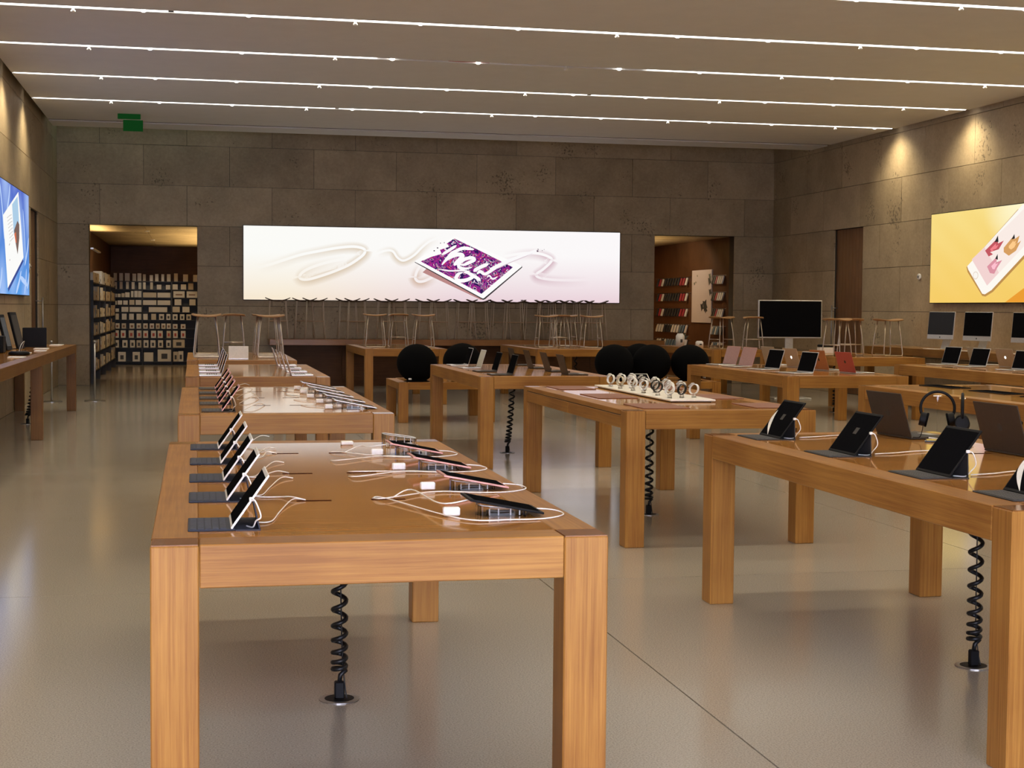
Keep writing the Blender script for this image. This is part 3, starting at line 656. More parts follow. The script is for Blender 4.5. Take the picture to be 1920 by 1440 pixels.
# ---------------------------------------------------------------- laptops
def laptop(name, body, scr, lid=None, ang=R(17), w=.305, d=.212, lit=False, logo=True):
    t = empty(name, cat='laptop'); h = w/2
    b = B(-d/2, d/2, -h, h, .001, .012).build('base', body, t, bevel=.003)
    kk = G()
    for i in range(5):
        for j in range(13): kk.box(-.035+i*.0215, -.018+i*.0215, -h+.022+j*(w-.044)/13, -h+.022+(j+.82)*(w-.044)/13, .012, .0128)
    kk.build('keys', 'key_dark', b)
    B(-.095, -.045, -.05, .05, .012, .0125).build('trackpad', 'aluminium', b)
    mm = lean(d/2-.004, .012, ang)
    l = G().box(0, .005, -h, h, 0, .205, mm).build('lid', lid or body, t, bevel=.002)
    B(-.0009, 0, -h+.007, h-.007, .010, .198, mm).build('screen', scr, l)
    if logo:
        G().cyl((0, 0, 0), .016, .0007, 12, mm @ Matrix.Translation((.005, 0, .105)) @ Matrix.Rotation(R(90), 4, 'Y')).build('logo', 'logo_lit' if lit else 'mark_grey', l)
    return t
ls_ = laptop('laptop', 'silver', 'screen'); lg = laptop('laptop', 'space_grey', 'screen'); lp = laptop('laptop', 'silver', 'pink_screen', 'rose_lid'); lw = laptop('laptop', 'silver', 'pale_screen')
lb = laptop('laptop', 'silver', 'screen', 'beige_lid', lit=True); lc = laptop('laptop', 'silver', 'screen', 'copper_lid'); lr = laptop('laptop', 'silver', 'screen', 'red_lid')
def lap(p, x, y_, rz, label, group, sc=None, z=.92): return place(p, USED, (x, y_, z), rz, label, group, sc)
for i, yy in enumerate((14.85, 15.65, 16.5, 17.3)):
    lap(ls_, .145, yy, 0, 'silver laptop, %s in the left row of the third table' % NEAR[i if i < 3 else 4], 'laptops on the third table')
    lap(ls_, 1.03, yy, PI, 'silver laptop, %s in the right row of the third table' % NEAR[i if i < 3 else 4], 'laptops on the third table')
for i, (yy, p) in enumerate(((14.85, lg), (15.65, lg), (16.55, lw), (17.35, ls_))):
    lap(p, 3.03, yy, 0, ['dark laptop nearest in the left row of the middle laptop table', 'dark laptop second in the left row of the middle laptop table', 'laptop with a pale bright screen on the middle laptop table', 'silver laptop at the far left corner of the middle laptop table'][i], 'laptops on the middle table')
for i, yy in enumerate((14.9, 15.65, 16.5, 17.35)):
    lap(lg, 3.83, yy, PI, 'dark grey laptop, lid towards us, %s in the middle laptop table right row' % NEAR[i if i < 3 else 4], 'laptops on the middle table')
for i, (yy, p) in enumerate(((15.15, ls_), (16.1, ls_), (16.95, lp), (17.5, lp))):
    lap(p, 6.36, yy, R(8), ['black-screened laptop nearest in the left row of the rose laptop table', 'black-screened laptop second in the left row of the rose laptop table', 'rose pink laptop second from the far left corner of the rose laptop table', 'rose pink laptop at the far left corner of the rose laptop table'][i], 'laptops on the rose laptop table', 1.12)
for i, (yy, p) in enumerate(((15.2, lr), (15.9, lc), (16.7, lb), (17.4, lb))):
    lap(p, 7.10, yy, PI+R(6), ['red-lidded laptop on the rose laptop table', 'copper-lidded laptop on the rose laptop table', 'beige laptop with a glowing logo beside the copper one', 'beige laptop with a glowing logo at the far end of the rose laptop table'][i], 'laptops on the rose laptop table', 1.12)
for i, yy in enumerate((15.85, 16.85, 17.55)):
    lap(ls_, 9.36, yy, R(8), ['black-screened laptop nearest the right picture edge', 'black-screened laptop in the middle of the row at the right', 'black-screened laptop at the far corner of the right laptop table'][i], 'laptops near the right edge', 1.12)
    lap(lb, 9.93, yy-.1, PI+R(6), ['beige laptop with a glowing logo behind the black laptop at the right edge', 'beige laptop with a glowing logo behind the middle black laptop at the right', 'beige laptop behind the farthest black laptop at the right'][i], 'laptops near the right edge', 1.12)
for i, (x, yy) in enumerate(((3.72, 7.43), (3.82, 6.46))):
    o = lap(lg, x+.09, yy, PI+R(4), ['dark brown laptop left of the headphones on the lower right table', 'dark brown laptop right of the headphones on the lower right table'][i], 'dark laptops by the headphones', 1.18)
    cable(o, [(.02, .155, .008), (-.02, .19, .004), (.02, .25, .004), (.07, .30, .004), (.05, .36, .004)], .0035, 'white', 'cable')

# ---------------------------------------------------------------- headphones on clear stands
def headphone(loc, rz, label):
    t = empty('headphones', loc, rz, label, 'headphones', 'headphones on stands')
    pts = [(0, .085*math.sin(a), .165+.085*math.cos(a)) for a in [R(-118)+R(236)*k/24 for k in range(25)]]
    G().tube(pts, .0075, 8).build('headband', 'black', t, smooth=True)
    for s in (-1, 1):
        m_ = Matrix.Translation((0, s*.071, .105)) @ Matrix.Rotation(R(90+s*12), 4, 'X')
        c = G().cyl((0, 0, -.018), .036, .036, 20, m_).build('ear_cup', 'black', t, bevel=.005, seg=2)
        G().cyl((0, 0, s*.018-.006), .038, .012, 20, m_).build('ear_pad', 'black_fabric', c, bevel=.003)
    cable(t, [(0, .071, .07), (.01, .078, .03), (.03, .09, .006), (.06, .12, .004)], .0022, 'black')
    return t
def hp_stand(loc, rz, label):
    t = empty('headphone_stand', loc, rz, label, 'stand', 'headphone stands')
    B(-.05, .05, -.06, .06, .0, .010).build('foot', 'acrylic', t, bevel=.002)
    B(-.003, .003, -.0045, .0045, .010, .238).build('post', 'acrylic', t)
    B(-.016, .016, -.022, .022, .238, .243).build('rest', 'acrylic', t); return t
headphone((3.78, 7.12, .932), R(62), 'black headphones seen face-on between the two dark laptops')
hp_stand((3.78, 7.12, .92), R(62), 'clear stand under the headphones seen face-on')
headphone((3.80, 6.90, .932), R(-28), 'black headphones seen edge-on beside the right dark laptop')
hp_stand((3.80, 6.90, .92), R(-28), 'clear stand under the headphones seen edge-on')

# ---------------------------------------------------------------- watch table
for i, (a, b, c, d) in enumerate(((2.985, 3.30, 12.10, 12.62), (2.985, 3.30, 10.88, 11.45), (2.985, 3.32, 9.72, 10.22), (3.80, 4.10, 12.05, 12.6), (3.80, 4.10, 10.75, 11.3), (3.80, 4.10, 9.72, 10.22))):
    o = B(a, b, c, d, .9205, .926).build('leather_mat', 'leather', bevel=.003, seg=2)
    tag(o, ['leather mat at the far left of the watch table', 'leather mat in the middle of the left side of the watch table', 'leather mat nearest on the left of the watch table', 'leather mat at the far right of the watch table', 'leather mat in the middle of the right side of the watch table', 'leather mat nearest on the right of the watch table'][i], 'mat', 'leather mats')
t = empty('watch_tray', (3.57, 11.46, .92), label='long pale tray full of watches on the drawer table', cat='tray')
B(-.175, .175, -1.06, 1.06, .006, .020).build('slab', 'white_matte', t, bevel=.004); B(-.15, .15, -1.03, 1.03, 0, .006).build('foot', 'black', t)
def watch(band):
    t = empty('watch', cat='watch')
    G().lathe([(.012, 0), (.016, .0), (.012, .012), (.012, .02)], 12).build('holder', 'acrylic', t)
    m_ = Matrix.Translation((0, 0, .052)) @ Matrix.Rotation(R(-38), 4, 'Y')
    n = 22; vs = []
    for k in range(n):
        a = 2*PI*k/n
        for rr, yy in ((1, -.009), (1, .009), (.90, .009), (.90, -.009)): vs.append(m_ @ Vector((.037*rr*math.cos(a), yy, .030*rr*math.sin(a))))
    G().add(vs, [(4*k+j, 4*((k+1) % n)+j, 4*((k+1) % n)+(j+1) % 4, 4*k+(j+1) % 4) for k in range(n) for j in range(4)]).build('band', band, t, smooth=False)
    c = G().box(-.018, .018, -.016, .016, .027, .038, m_).build('case', 'silver', t, bevel=.004, seg=2)
    B(-.014, .014, -.013, .013, .038, .0386, m_).build('face', 'screen', c); return t
wt = {b: watch(b) for b in ('white', 'black_rubber', 'box_cream', 'silver')}
seq = ['white', 'black_rubber', 'white', 'black_rubber', 'white', 'silver', 'white', 'black_rubber', 'white', 'white', 'silver', 'white', 'box_cream', 'white', 'black_rubber', 'white', 'white', 'silver']
bn = {'white': 'white-banded', 'black_rubber': 'black-banded', 'silver': 'silver-banded', 'box_cream': 'cream-banded'}
for i in range(6):
    for j in range(3):
        b = seq[3*i+j]
        place(wt[b], USED, (3.455+.105*j+(i % 2)*.012, 10.60+.33*i+.03*j, .940), R(-58+random.uniform(-10, 10)), '%s watch in the %s row from the near end of the tray, %s' % (bn[b], ORD[i], ('left', 'middle', 'right')[j]), 'watches on the tray', 1.2)
# dark slabs put in for reflections on the table at the right
for i, (x, yy) in enumerate(((6.62, 12.35), (6.62, 11.45), (6.60, 10.6))):
    t = empty('flat_tablet', (x, yy, .92), R(2), ['dark tablet lying flat, farthest on the right table', 'dark tablet lying flat in the middle of the right table', 'dark tablet lying flat, nearest on the right table'][i], 'tablet', 'flat tablets')
    b = B(-.10, .10, -.28, .28, .0, .008).build('body', 'black', t, bevel=.002); B(-.093, .093, -.27, .27, .008, .0088).build('screen', 'screen', b)

# ---------------------------------------------------------------- stools
def sled_stool(seat='seat_x'):
    t = empty('stool', cat='stool')
    nx, ny = 12, 8; vs = []
    for zz in (0, 1):
        for j in range(ny+1):
            for i in range(nx+1):
                u, v = i/nx*2-1, j/ny*2-1
                rr = 1-.10*abs(u*v)**2
                vs.append((u*.195*rr, v*.165*rr, .556+.018*u*u-.010*v*v+(0 if zz else -.016)))
    fs = []; st = (nx+1)*(ny+1)
    for j in range(ny):
        for i in range(nx):
            a = j*(nx+1)+i; fs.append((a, a+1, a+nx+2, a+nx+1)); fs.append((st+a, st+a+nx+1, st+a+nx+2, st+a+1))
    for i in range(nx): fs.append((i, st+i, st+i+1, i+1)); a = ny*(nx+1)+i; fs.append((a, a+1, st+a+1, st+a))
    for j in range(ny): a = j*(nx+1); fs.append((a, a+nx+1, st+a+nx+1, st+a)); a += nx; fs.append((a, st+a, st+a+nx+1, a+nx+1))
    G().add(vs, fs).build('seat', seat, t, smooth=True)
    for s in (-1, 1):
        pts = [(-.115, s*.10, .545), (-.145, s*.13, .30), (-.168, s*.15, .05), (-.160, s*.152, .012), (-.14, s*.153, .009), (.14, s*.153, .009), (.160, s*.152, .012), (.168, s*.15, .05), (.145, s*.13, .30), (.115, s*.10, .545)]
        G().tube(pts, .009, 8).build('sled_frame', 'chrome_leg', t, smooth=True)
    for s in (-1, 1): G().tube([(s*.158, -.142, .17), (s*.158, .142, .17)], .008, 8).build('footrest', 'chrome_leg', t, smooth=True)
    return t
def bar_stool():
    t = empty('bar_stool', cat='stool'); n = 14; vs = []
    for k in range(n+1):
        u = k/n*2-1; z = .772+.058*abs(u)**2.0; hh = .15*(1-.35*u*u)
        vs += [(u*.245, -hh, z), (u*.245, hh, z), (u*.245, hh, z-.022+.008*u*u), (u*.245, -hh, z-.022+.008*u*u)]
    fs = [(4*k+j, 4*k+4+j, 4*k+4+(j+1) % 4, 4*k+(j+1) % 4) for k in range(n) for j in range(4)] + [(0, 1, 2, 3), (4*n+3, 4*n+2, 4*n+1, 4*n)]
    G().add(vs, fs).build('seat', 'bar_seat', t, smooth=True)
    for sx in (-1, 1):
        for sy in (-1, 1): G().tube([(sx*.155, sy*.09, .762), (sx*.175, sy*.12, .40), (sx*.20, sy*.16, .005)], .010, 8).build('leg', 'bar_leg', t, smooth=True)
    for sy in (-1, 1): G().tube([(-.177, sy*.122, .36), (.177, sy*.122, .36)], .009, 8).build('rung', 'rung_wood', t, smooth=True)
    return t
wood('bar_seat', 0, (.050, .024, .012), (.085, .042, .020), .5); plain('rung_wood', (.52, .33, .19), .35, .3)
ss = sled_stool(); bs = bar_stool()
for i, (x, yy, rz) in enumerate(((.15, 20.05, 0), (.155, 20.62, 0), (.165, 21.3, 3), (.53, 21.25, 90), (.975, 20.0, 0), (.985, 20.5, 0), (.97, 21.1, 2))):
    place(ss, USED, (x, yy, .92), R(rz), ['wooden stool nearest in the left file on the far left table', 'wooden stool second in the left file on the far left table', 'wooden stool at the back of the left file on the far left table', 'wooden stool turned sideways in the middle of the far left table', 'wooden stool nearest in the right file on the far left table', 'wooden stool second in the right file on the far left table', 'wooden stool at the back of the right file on the far left table'][i], 'stools on the far left table')
for i, (x, yy, rz) in enumerate(((2.97, 25.15, 0), (3.42, 25.5, 90), (3.80, 25.15, 0))):
    place(ss, USED, (x, yy, .92), R(rz), 'wooden stool on the table below the display centre, %s from its left' % ORD[i], 'stools on the back centre table')
for i, (x, yy, rz) in enumerate(((5.98, 25.3, 0), (6.36, 25.85, 90), (6.60, 26.35, 4), (6.78, 25.25, 0))):
    place(ss, USED, (x, yy, .92), R(rz), 'wooden stool on the table left of the right doorway, %s from its left' % ORD[i], 'stools on the back right-centre table')
for i, (x, yy, rz) in enumerate(((9.00, 24.75, 20), (9.62, 24.85, 80))):
    place(ss, USED, (x, yy, .92), R(rz), ['wooden stool in front of the right doorway, beside the poster', 'wooden stool just left of the big black screen'][i], 'stools left of the black screen')
for i, (x, yy, rz) in enumerate(((9.45, 20.95, 35), (9.85, 21.35, 85), (10.27, 20.95, 10))):
    place(ss, USED, (x, yy, .92), R(rz), ['wooden stool overlapping the big black screen', 'wooden stool in front of the wooden side door', 'wooden stool right of the wooden side door'][i], 'stools in front of the right wall')
for i, x in enumerate((1.62, 2.18, 2.36, 3.06, 3.20, 3.84, 4.02, 4.70, 4.88, 5.50, 5.70, 6.24, 6.44, 6.94, 7.14, 7.46, 7.66, 8.00, 8.20)):
    place(bs, USED, (x, 30.16 if i % 2 == 0 else 30.56, .95), 0, 'dark-seated bar stool on the bar counter, %s from the left' % (ORD[i] if i < 18 else 'last'), 'bar stools on the counter')

# ---------------------------------------------------------------- round black cushions on the low tables
def ball():
    t = empty('ball_cushion', cat='cushion')
    pr_ = [(.02, 0), (.20, .0)] + [(.30*math.cos(a), .27+.285*math.sin(a)) for a in [R(-62)+R(150)*k/16 for k in range(17)]] + [(.005, .556)]
    G().lathe(pr_, 32).build('cover', 'black_fabric', t, smooth=True)
    tg = B(-.022, .022, -.004, .004, -.012, .012, Matrix.Translation((-.13, -.205, .045))).build('care_tag', 'white', t); return t
bc = ball()
for i, (x, yy) in enumerate(((3.06, 20.84), (3.81, 21.4), (5.98, 20.97), (6.55, 21.58), (6.56, 21.0), (7.14, 20.97))):
    place(bc, USED, (x, yy, .56), R(i*25 if i else 0), ['round black cushion alone on the left low table', 'round black cushion half hidden behind the middle laptops', 'round black cushion leftmost of the right heap', 'round black cushion at the back of the right heap', 'round black cushion in the middle of the right heap', 'round black cushion rightmost of the right heap'][i], 'round black cushions', .95)
t = empty('small_tablet', (6.28, 20.51, .56), R(6), 'small white-framed tablet propped in front of the black cushions', 'tablet')
mm = Matrix.Translation((0, 0, .01)) @ Matrix.Rotation(R(38), 4, 'X')
b = G().box(-.12, .12, 0, .16, 0, .008, mm).build('body', 'white', t, bevel=.002); B(-.105, .105, .012, .148, .008, .0088, mm).build('screen', 'screen', b); B(-.06, .06, .06, .10, 0, .06).build('wedge', 'charcoal', t)

# ---------------------------------------------------------------- coiled cords from floor sockets
def coil(x, y_, label, top, turns=13, r=.026, tx=0, ty=0):
    t = empty('coiled_cord', (x, y_, 0), label=label, cat='power cord', group='coiled cords under the tables')
    G().lathe([(.02, .0005), (.082, .0005), (.082, .004), (.074, .005), (.02, .005)], 28).build('floor_plate', 'steel_plate', t)
    G().lathe([(.015, 0), (.060, 0), (.060, .001), (.015, .001)], 24, (0, 0, .005)).build('socket', 'black', t)
    B(-.020, .020, -.018, .018, .005, .075).build('plug', 'black', t, bevel=.005)
    pts = [(0, 0, .07), (.004, 0, .10)]; n = turns*14
    for k in range(n+1):
        s = k/n; e = s**1.55; a = 2*PI*turns*s
        cx, cy = tx*s, ty*s
        pts.append((cx+r*math.cos(a), cy+r*math.sin(a), .12+(top-.14)*e))
    pts.append((tx, ty, top))
    G().tube(pts, .0098, 7).build('coil', 'black_rubber', t, smooth=True)
    cable(t, [(.03, -.01, .006), (.022, .0, .06), (.012, .01, .2), (tx+.004, ty, top*.6), (tx, ty, top)], .003, 'black_rubber', 'inner_wire')
coil(.572, 6.016, 'coiled black cord under the foreground table', .872, 11, .027)
coil(3.434, 6.082, 'coiled black cord under the lower right table', .872, 11, .027)
coil(3.38, 16.11, 'coiled black cord under the middle laptop table', .872, 14, .027, .06)
coil(3.46, 11.1, 'coiled black cord behind the near leg of the watch table', .872, 11, .027)
coil(-2.19, 20.8, 'coiled black cord under the left wall table', .95, 16, .03, .12)
coil(6.70, 26.0, 'coiled black cord under the table left of the right doorway', .872, 9)
coil(6.68, 16.1, 'coiled black cord under the rose laptop table', .872, 14, .027, .05)
coil(6.62, 11.1, 'coiled black cord under the right table with flat tablets', .872, 14)
coil(9.9, 22.0, 'coiled black cord under the table with three stools at the right', .872, 12)

# ---------------------------------------------------------------- desktop computers and the big screen
def imac(scr):
    t = empty('desktop_computer', cat='computer'); mm = Matrix.Translation((-.03, 0, .16)) @ Matrix.Rotation(R(5), 4, 'Y')
    b = G().box(0, .018, -.325, .325, 0, .445, mm).build('housing', 'silver', t, bevel=.006, seg=2)
    B(-.001, 0, -.316, .316, .075, .438, mm).build('screen', scr, b)
    G().cyl((0, 0, 0), .013, .001, 14, mm @ Matrix.Translation((-.0012, 0, .036)) @ Matrix.Rotation(R(90), 4, 'Y')).build('logo', 'print_dark', b)
    G().prism([(.0, 0), (.016, 0), (.085, .17), (.060, .17)], .19, Matrix.Translation((.06, .095, .0)) @ Matrix.Rotation(R(90), 4, 'X')).build('neck', 'silver', t)
    B(-.09, .10, -.095, .095, 0, .006).build('foot', 'silver', t, bevel=.002); return t
im1, im2 = imac('dim_screen'), imac('screen')
for i, (p, yy) in enumerate(((im1, 22.05), (im2, 20.9), (im2, 19.5), (im2, 18.2))):
    place(p, USED, (11.74, yy, 1.0), R(10), ['desktop computer with a dim grey screen, farthest on the right wall table', 'desktop computer with a black screen, second on the right wall table', 'desktop computer with a black screen cut by the right picture edge', 'desktop computer with a black screen nearest on the right wall table'][i], 'desktop computers on the right wall table')
for i, yy in enumerate((22.1, 20.95, 19.55)):
    o = B(11.55, 11.64, yy-.2, yy+.2, 1.0005, 1.008).build('keyboard', 'white', bevel=.002)
    tag(o, ['white keyboard in front of the farthest desktop computer', 'white keyboard in front of the second desktop computer', 'white keyboard in front of the desktop computer at the picture edge'][i], 'keyboard', 'white keyboards')
t = empty('display_screen', (10.62, 25.6, 0), R(-4), 'large black screen on a silver floor stand in the right back corner', 'screen')
b = B(-.60, .60, -.02, .025, 1.10, 1.79).build('housing', 'silver', t, bevel=.006); B(-.583, .583, -.0212, -.02, 1.122, 1.775).build('panel', 'screen', b)
B(-.075, .075, .025, .05, .02, 1.5).build('post', 'silver', t, bevel=.004); B(-.35, .35, -.25, .25, 0, .02).build('foot', 'silver', t, bevel=.004)

# ---------------------------------------------------------------- things on the left wall table
def prop(name, gg, mat, label, cat, group=None, bevel=.003):
    return tag(gg.build(name, mat, bevel=bevel), label, cat, group)
t = empty('accessory_box', (-2.20, 21.9, 1.0), R(5), 'black open accessory box near the far end of the left wall table', 'box')
B(-.16, .16, -.15, .15, 0, .012).build('bottom', 'black', t)
for a in ((-.16, .16, -.15, -.14), (-.16, .16, .14, .15), (-.16, -.15, -.14, .14), (.15, .16, -.14, .14)): B(a[0], a[1], a[2], a[3], .012, .27).build('side', 'black', t)
def easel(loc, rz, h, w, label, mat):
    t = empty('leaning_panel', loc, rz, label, 'display panel', 'leaning black panels')
    mm = Matrix.Rotation(R(-14), 4, 'Y')
    b = G().box(0, .03, -w/2, w/2, 0, h, mm).build('panel', 'black', t, bevel=.003)
    B(.030, .032, -w/2+.02, w/2-.02, .05, h-.04, mm).build('picture', mat, b)
    B(-.06, -.005, -w/2+.03, w/2-.03, 0, .006).build('foot', 'black', t)
easel((-2.30, 20.95, 1.0), R(-14), .50, .24, 'black panel leaning with a grey face, tallest on the left wall table', 'mark_grey')
easel((-2.36, 20.2, 1.0), R(-12), .47, .20, 'black panel leaning beside the tallest one on the left wall table', 'dim_screen')
easel((-2.33, 18.4, 1.0), R(-10), .37, .22, 'black panel leaning at the left picture edge', 'dim_screen')
prop('speaker', B(-2.44, -2.28, 19.05, 19.3, 1.0005, 1.21), 'black', 'black box-shaped speaker between the leaning panels', 'speaker', None, .01)
prop('speaker', B(-2.52, -2.40, 17.9, 18.1, 1.0005, 1.18), 'black', 'black box-shaped speaker at the left picture edge', 'speaker', None, .01)
for i, (x, yy, sx, sy) in enumerate(((-1.99, 22.9, .09, .18), (-2.02, 20.95, .09, .14), (-1.93, 19.9, .07, .12), (-2.06, 19.0, .10, .16), (-1.95, 17.5, .09, .12))):
    prop('white_card', B(x-sx, x+sx, yy-sy, yy+sy, 1.0005, 1.010), 'white', ['white flat card at the far end of the left wall table', 'white flat card below the black box', 'white flat card in front of the black box', 'white flat card beside the leaning panel', 'white flat card nearest on the left wall table'][i], 'card', 'white cards', .002)
t = empty('dock', (-2.02, 18.35, 1.0), 0, 'round black charging dock on the left wall table', 'dock'); G().lathe([(.02, 0), (.12, 0), (.12, .03), (.10, .045), (.02, .045)], 24).build('base', 'black', t, smooth=True)
cable(t, [(.0, 0, .045), (.02, .02, .12), (.05, .10, .16), (.0, .22, .05), (-.02, .3, .004)], .003, 'white')
t = empty('paper_cup', (-2.12, 16.55, 1.0), 0, 'pale cup at the left picture edge on the wall table', 'cup'); G().lathe([(.04, 0), (.055, .12), (.058, .125), (.052, .122), (.038, .006)], 20).build('wall', 'white_matte', t, smooth=True); G().lathe([(.01, .10), (.05, .10), (.05, .104)], 20).build('lid', 'white', t)

# ---------------------------------------------------------------- posts, sensors, exit sign, small items at the back right
def stanchion(x, y_, label):
    t = empty('stanchion', (x, y_, 0), label=label, cat='post', group='barrier posts')
    G().lathe([(.02, 0), (.17, 0), (.17, .012), (.05, .024), (.02, .028)], 28).build('foot', 'steel', t)
    G().lathe([(.017, .02), (.017, .98)], 16).build('pole', 'steel', t, smooth=True)
    G().lathe([(.024, .98), (.027, .985), (.027, 1.0), (.018, 1.01)], 16).build('cap', 'steel', t)
stanchion(-2.30, 25.5, 'steel barrier post partly behind the left wall table'); stanchion(-1.63, 25.7, 'steel barrier post in front of the left passage')
for x, d, yy, lab in ((XR, -1, 24.0, 'round white sensor on the right wall beside the yellow display'), (XL, 1, 25.45, 'round white sensor on the left wall beside the blue display')):
    t = empty('wall_sensor', (x, yy, 2.21), label=lab, cat='sensor'); m_ = Matrix.Rotation(R(90*d), 4, 'Y')
    G().cyl((0, 0, .0), .055, .03, 20, m_).build('base', 'white', t, bevel=.006); G().cyl((0, 0, .03), .022, .02, 16, m_).build('lens', 'steel', t)
t = empty('exit_sign', (-1.06, 26.5, 4.86), label='green glowing exit sign hanging below the ceiling at upper left', cat='sign')
B(-.22, .16, -.03, .03, -.085, 0).build('bracket', 'exit_green', t); B(-.13, .20, -.006, .006, -.29, -.10).build('plate', 'exit_green', t)
for x in (-.1, .14): B(x-.004, x+.004, -.004, .004, -.10, 0).build('rod', 'steel', t)
# jars and a plant on the back right table
for i, (x, yy, r, h) in enumerate(((8.86, 26.6, .085, .24), (9.10, 26.2, .075, .11))):
    t = empty('jar', (x, yy, .92), label=['tall white jar with a dark mark on the back right table', 'short white jar beside the plant on the back right table'][i], cat='jar')
    G().lathe([(.02, 0), (r, 0), (r*.95, h*.8), (r*.6, h), (.01, h)], 20).build('body', 'white_matte', t, smooth=True); B(-.02, .02, -r-.002, -r+.004, h*.3, h*.55).build('mark', 'print_dark', t)
t = empty('potted_plant', (9.02, 26.9, .92), label='small dark plant in a white pot on the back right table', cat='plant')
G().lathe([(.02, 0), (.06, 0), (.08, .12), (.07, .12), (.06, .10)], 18).build('pot', 'white_matte', t)
gl = G()
for k in range(26):
    a, e = random.uniform(0, 6.28), random.uniform(.3, 1.4); L_ = random.uniform(.10, .2); d = Vector((math.cos(a)*math.cos(e), math.sin(a)*math.cos(e), math.sin(e))); s = d.cross(Vector((0, 0, 1))).normalized()*.02; p0 = Vector((0, 0, .10))
    gl.add([p0, p0+d*L_*.5+s, p0+d*L_, p0+d*L_*.5-s], [(0, 1, 2, 3)])
gl.build('leaves', 'print_green', t)
t = empty('bag', (9.95, 22.5, .92), label='black headset and white box behind the red laptop', cat='box'); B(-.11, .11, -.08, .08, 0, .09).build('box', 'white', t, bevel=.004); G().tube([(.12*math.cos(a), .05*math.sin(a), .12) for a in [2*PI*k/20 for k in range(20)]], .02, 8, True).build('headset', 'black', t, smooth=True)
t = empty('white_board', (.545, 19.35, .92), label='pale grey laptop lid standing on the far left table', cat='laptop')
G().box(-.125, .125, 0, .008, .004, .17, Matrix.Rotation(R(-10), 4, 'X')).build('lid', 'white_matte', t, bevel=.003); B(-.125, .125, .0, .18, 0, .012).build('base', 'silver', t, bevel=.003)

# ---------------------------------------------------------------- boxes in the left passage
sh = empty('storage_shelf', (-2.15, 41.25, 0), label='black storage shelving across the end of the left passage', cat='shelf')
ROWS = [(2248, [(-2118,-2039,209),(-1974,-1881,209),(-1829,-1707,209),(-1633,-1539,199),(-1503,-1403,209),(-1360,-1287,185),(-1183,-1098,165),(-1041,-956,195),(-878,-804,194),(-732,-637,196),(-544,-447,219),(-307,-177,196),(-43,70,187)]), (2033, [(-2110,-2037,185),(-1966,-1890,200),(-1802,-1728,201),(-1654,-1578,191),(-1477,-1404,179),(-1358,-1288,185),(-1172,-1099,186),(-998,-878,126),(-761,-644,121),(-586,-448,141),(-366,-228,142),(-170,-37,173)]), (1816, [(-2111,-2041,90),(-2019,-1944,89),(-1918,-1840,104),(-1823,-1707,129),(-1672,-1608,165),(-1586,-1498,171),(-1490,-1402,171),(-1359,-1010,129),(-981,-639,129),(-566,-267,173),(-214,69,173)]), (1613, [(-2112,-2043,104),(-2020,-1904,113),(-1876,-1760,114),(-1714,-1586,129),(-1552,-1403,129),(-1360,-1010,126),(-982,-640,126),(-532,-355,159),(-141,21,161)]), (1422, [(-2122,-1986,88),(-1920,-1743,132),(-1712,-1398,133),(-1210,-728,135),(-588,-397,149),(-327,-141,149)]), (1213, [(-2114,-1992,162),(-1912,-1790,161),(-1724,-1602,161),(-1530,-1407,161),(-1356,-1239,161),(-1146,-1020,163),(-942,-810,157),(-749,-641,162),(-583,-456,157),(-392,-274,157),(-222,-98,156)]), (974, [(-2087,-1973,141),(-1919,-1806,141),(-1714,-1588,141),(-1531,-1414,141),(-1357,-1240,141),(-1188,-1074,141),(-1028,-925,141),(-882,-773,142),(-744,-633,142),(-583,-457,127),(-372,-246,127)]), (726, [(-2117,-1994,201),(-1943,-1815,201),(-1735,-1604,201),(-1526,-1401,201),(-1358,-1232,195),(-1154,-1022,196),(-979,-847,196),(-745,-633,196),(-575,-452,196),(-370,-246,196)]), (466, [(-2118,-1996,200),(-1901,-1770,200),(-1701,-1576,201),(-1533,-1407,200),(-1350,-1221,201),(-1170,-1038,201),(-971,-839,202),(-755,-634,201),(-579,-270,226)]), (92, [(-2013,-1815,254),(-1636,-1446,255),(-1340,-1097,240),(-981,-629,321),(-571,-447,262),(-439,-306,278)])]
for k, (z, _) in enumerate(ROWS): B(0, 2.9, .02, .40, z/1000-.018, z/1000-.001).build('shelf_board', 'shelf_black', sh)
for x in (-.02, .755, 1.53, 2.30): B(x, x+.025, 0, .40, 0, 2.26).build('upright', 'shelf_black', sh)
B(0, 2.9, .40, .42, 0, 2.26).build('back_panel', 'shelf_black', sh)
MK = {3: 'print_brown', 4: None, 6: 'print_dark', 7: 'print_brown', 8: 'print_red', 9: 'print_dark', 10: 'print_dark'}
for r, (z, L_) in enumerate(ROWS):
    for i, (a, b, h) in enumerate(L_):
        t = empty('product_box', ((a+b)/2000, 41.43, z/1000), label='product box, %s from the left on the %s shelf from the top, passage end' % (ORD[i], ORD[r]), cat='box', group='boxes on the %s shelf of the passage' % ORD[r])
        w = (b-a)/2000; h /= 1000
        B(-w, w, -.12, .06, 0, h).build('carton', 'box_white' if (i*7+r*3) % 5 else 'box_cream', t, bevel=.002)
        mk = MK.get(r+1)
        if mk and not (r == 2 and i < 9) and not (r == 5 and i < 6) and not (r == 9 and i == 2):
            if r == 2: B(-w*.6, w*.6, -.122, -.12, h*.35, h*.55).build('printed_mark', mk, t)
            else: B(-w*.45, w*.45, -.122, -.12, h*.22, h*.66).build('printed_mark', mk if (i % 3 or r != 7) else 'print_red', t)
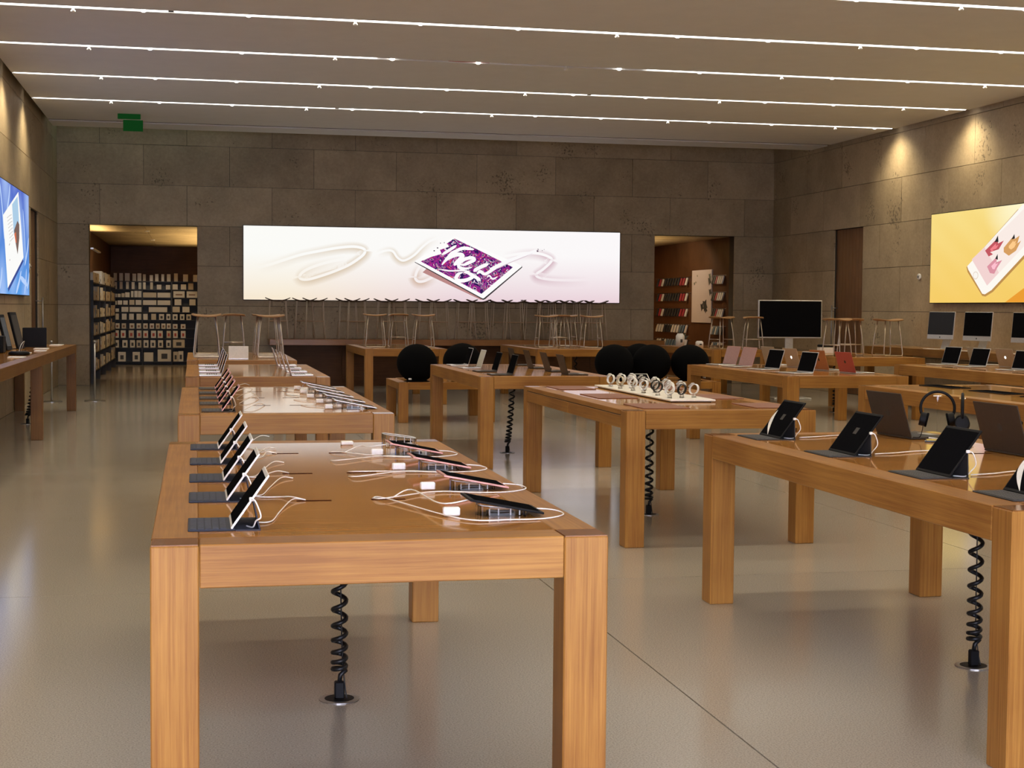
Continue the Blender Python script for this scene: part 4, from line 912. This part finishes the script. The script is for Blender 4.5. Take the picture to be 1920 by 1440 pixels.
# boxes along the left passage wall
ss_ = empty('side_shelf', (-2.22, 31.25, 0), label='black shelving along the left wall of the passage', cat='shelf')
zs = [.25, .62, .98, 1.34, 1.70, 2.06]
for z in zs: B(.0, .22, 0, 8.6, z-.018, z-.001).build('shelf_board', 'shelf_black', ss_)
for k in range(5): B(0, .22, k*2.14, k*2.14+.03, 0, 2.1).build('upright', 'shelf_black', ss_)
for r, z in enumerate(zs):
    for i in range(12):
        y0 = 31.25+(i//3)*2.14+(.40, 1.08, 1.76)[i % 3]; t = empty('product_box', (-2.10, y0, z), label='product box, %s deep on the %s shelf from the floor, passage left wall' % (ORD[i], ORD[r]), cat='box', group='boxes on side shelf %s of the passage' % ORD[r])
        h = random.uniform(.17, .29); w = random.uniform(.14, .29)
        B(-.09, .09, -w, w, 0, h).build('carton', random.choice(('box_white', 'box_white', 'box_cream', 'box_grey')), t, bevel=.002)
        if i % 2: B(.09, .0915, -w*.5, w*.5, h*.3, h*.6).build('printed_mark', random.choice(('print_dark', 'print_brown', 'print_dark')), t)

# ---------------------------------------------------------------- phone cases and poster in the right alcove
t = empty('wall_poster', (11.46, 32.82, 1.31), label='tall pale poster with dark flowers hanging in the right alcove', cat='poster')
B(-.03, 0, -.68, .68, 0, 1.21).build('panel', 'poster', t)
for (y_, z_, r) in ((-.25, .40, .20), (-.32, .30, .12), (-.05, .36, .14), (.50, .90, .06), (.40, .93, .04), (-.55, .95, .14), (-.56, 1.06, .10), (.30, 1.08, .04), (-.60, .70, .12)):
    G().add([Vector((-.031-.0002*len(t.children), y_+r*math.cos(a*.7)*(1 if a % 2 else .55), z_+.8*r*math.sin(a*.7)*(1 if a % 2 else .55))) for a in range(9)], [tuple(range(9))]).build('printed_flower', 'print_dark' if r > .1 else 'print_green', t)
for r, z in enumerate((2.27, 1.90, 1.53, 1.14, .78)):
    rl = empty('hanging_rail', (11.46, 31.2, z+.10), label='thin rail for phone cases in the right alcove, %s from the top' % ORD[r], cat='rail'); 
    B(-.012, 0, .05, 1.0, 0, .012).build('bar', 'steel', rl); B(-.012, 0, 2.45, 5.2, 0, .012).build('bar', 'steel', rl)
    for i in range(18):
        y0 = 33.85+i*.205 if i < 12 else 31.38+(i-12)*.125
        if r < 3: mt = 'case_white' if i in (9, 12, 13, 14) or (i == 0) else 'case_red' if i in (1, 2, 10, 15) else 'case_black'
        else: mt = random.choice(('case_white', 'case_white', 'case_blue', 'case_black', 'case_blue'))
        c = empty('phone_case', (11.415, y0, z), 0, '%s phone case, %s from the %s on the %s rail from the top' % (mt.split('_')[1], ORD[(11-i) if i < 12 else (17-i)], 'left doorway edge' if i < 12 else 'poster', ORD[r]), 'phone case', 'phone cases on rail %s' % ORD[r])
        m_ = Matrix.Rotation(R(15), 4, 'Y')
        b = G().box(-.017, .017, -.04, .04, -.09, .09, m_).build('shell', mt, c, bevel=.004); B(-.008, .03, -.0085, .0085, .089, .104, m_).build('hook_tab', 'case_white' if r > 2 else 'case_black', c)
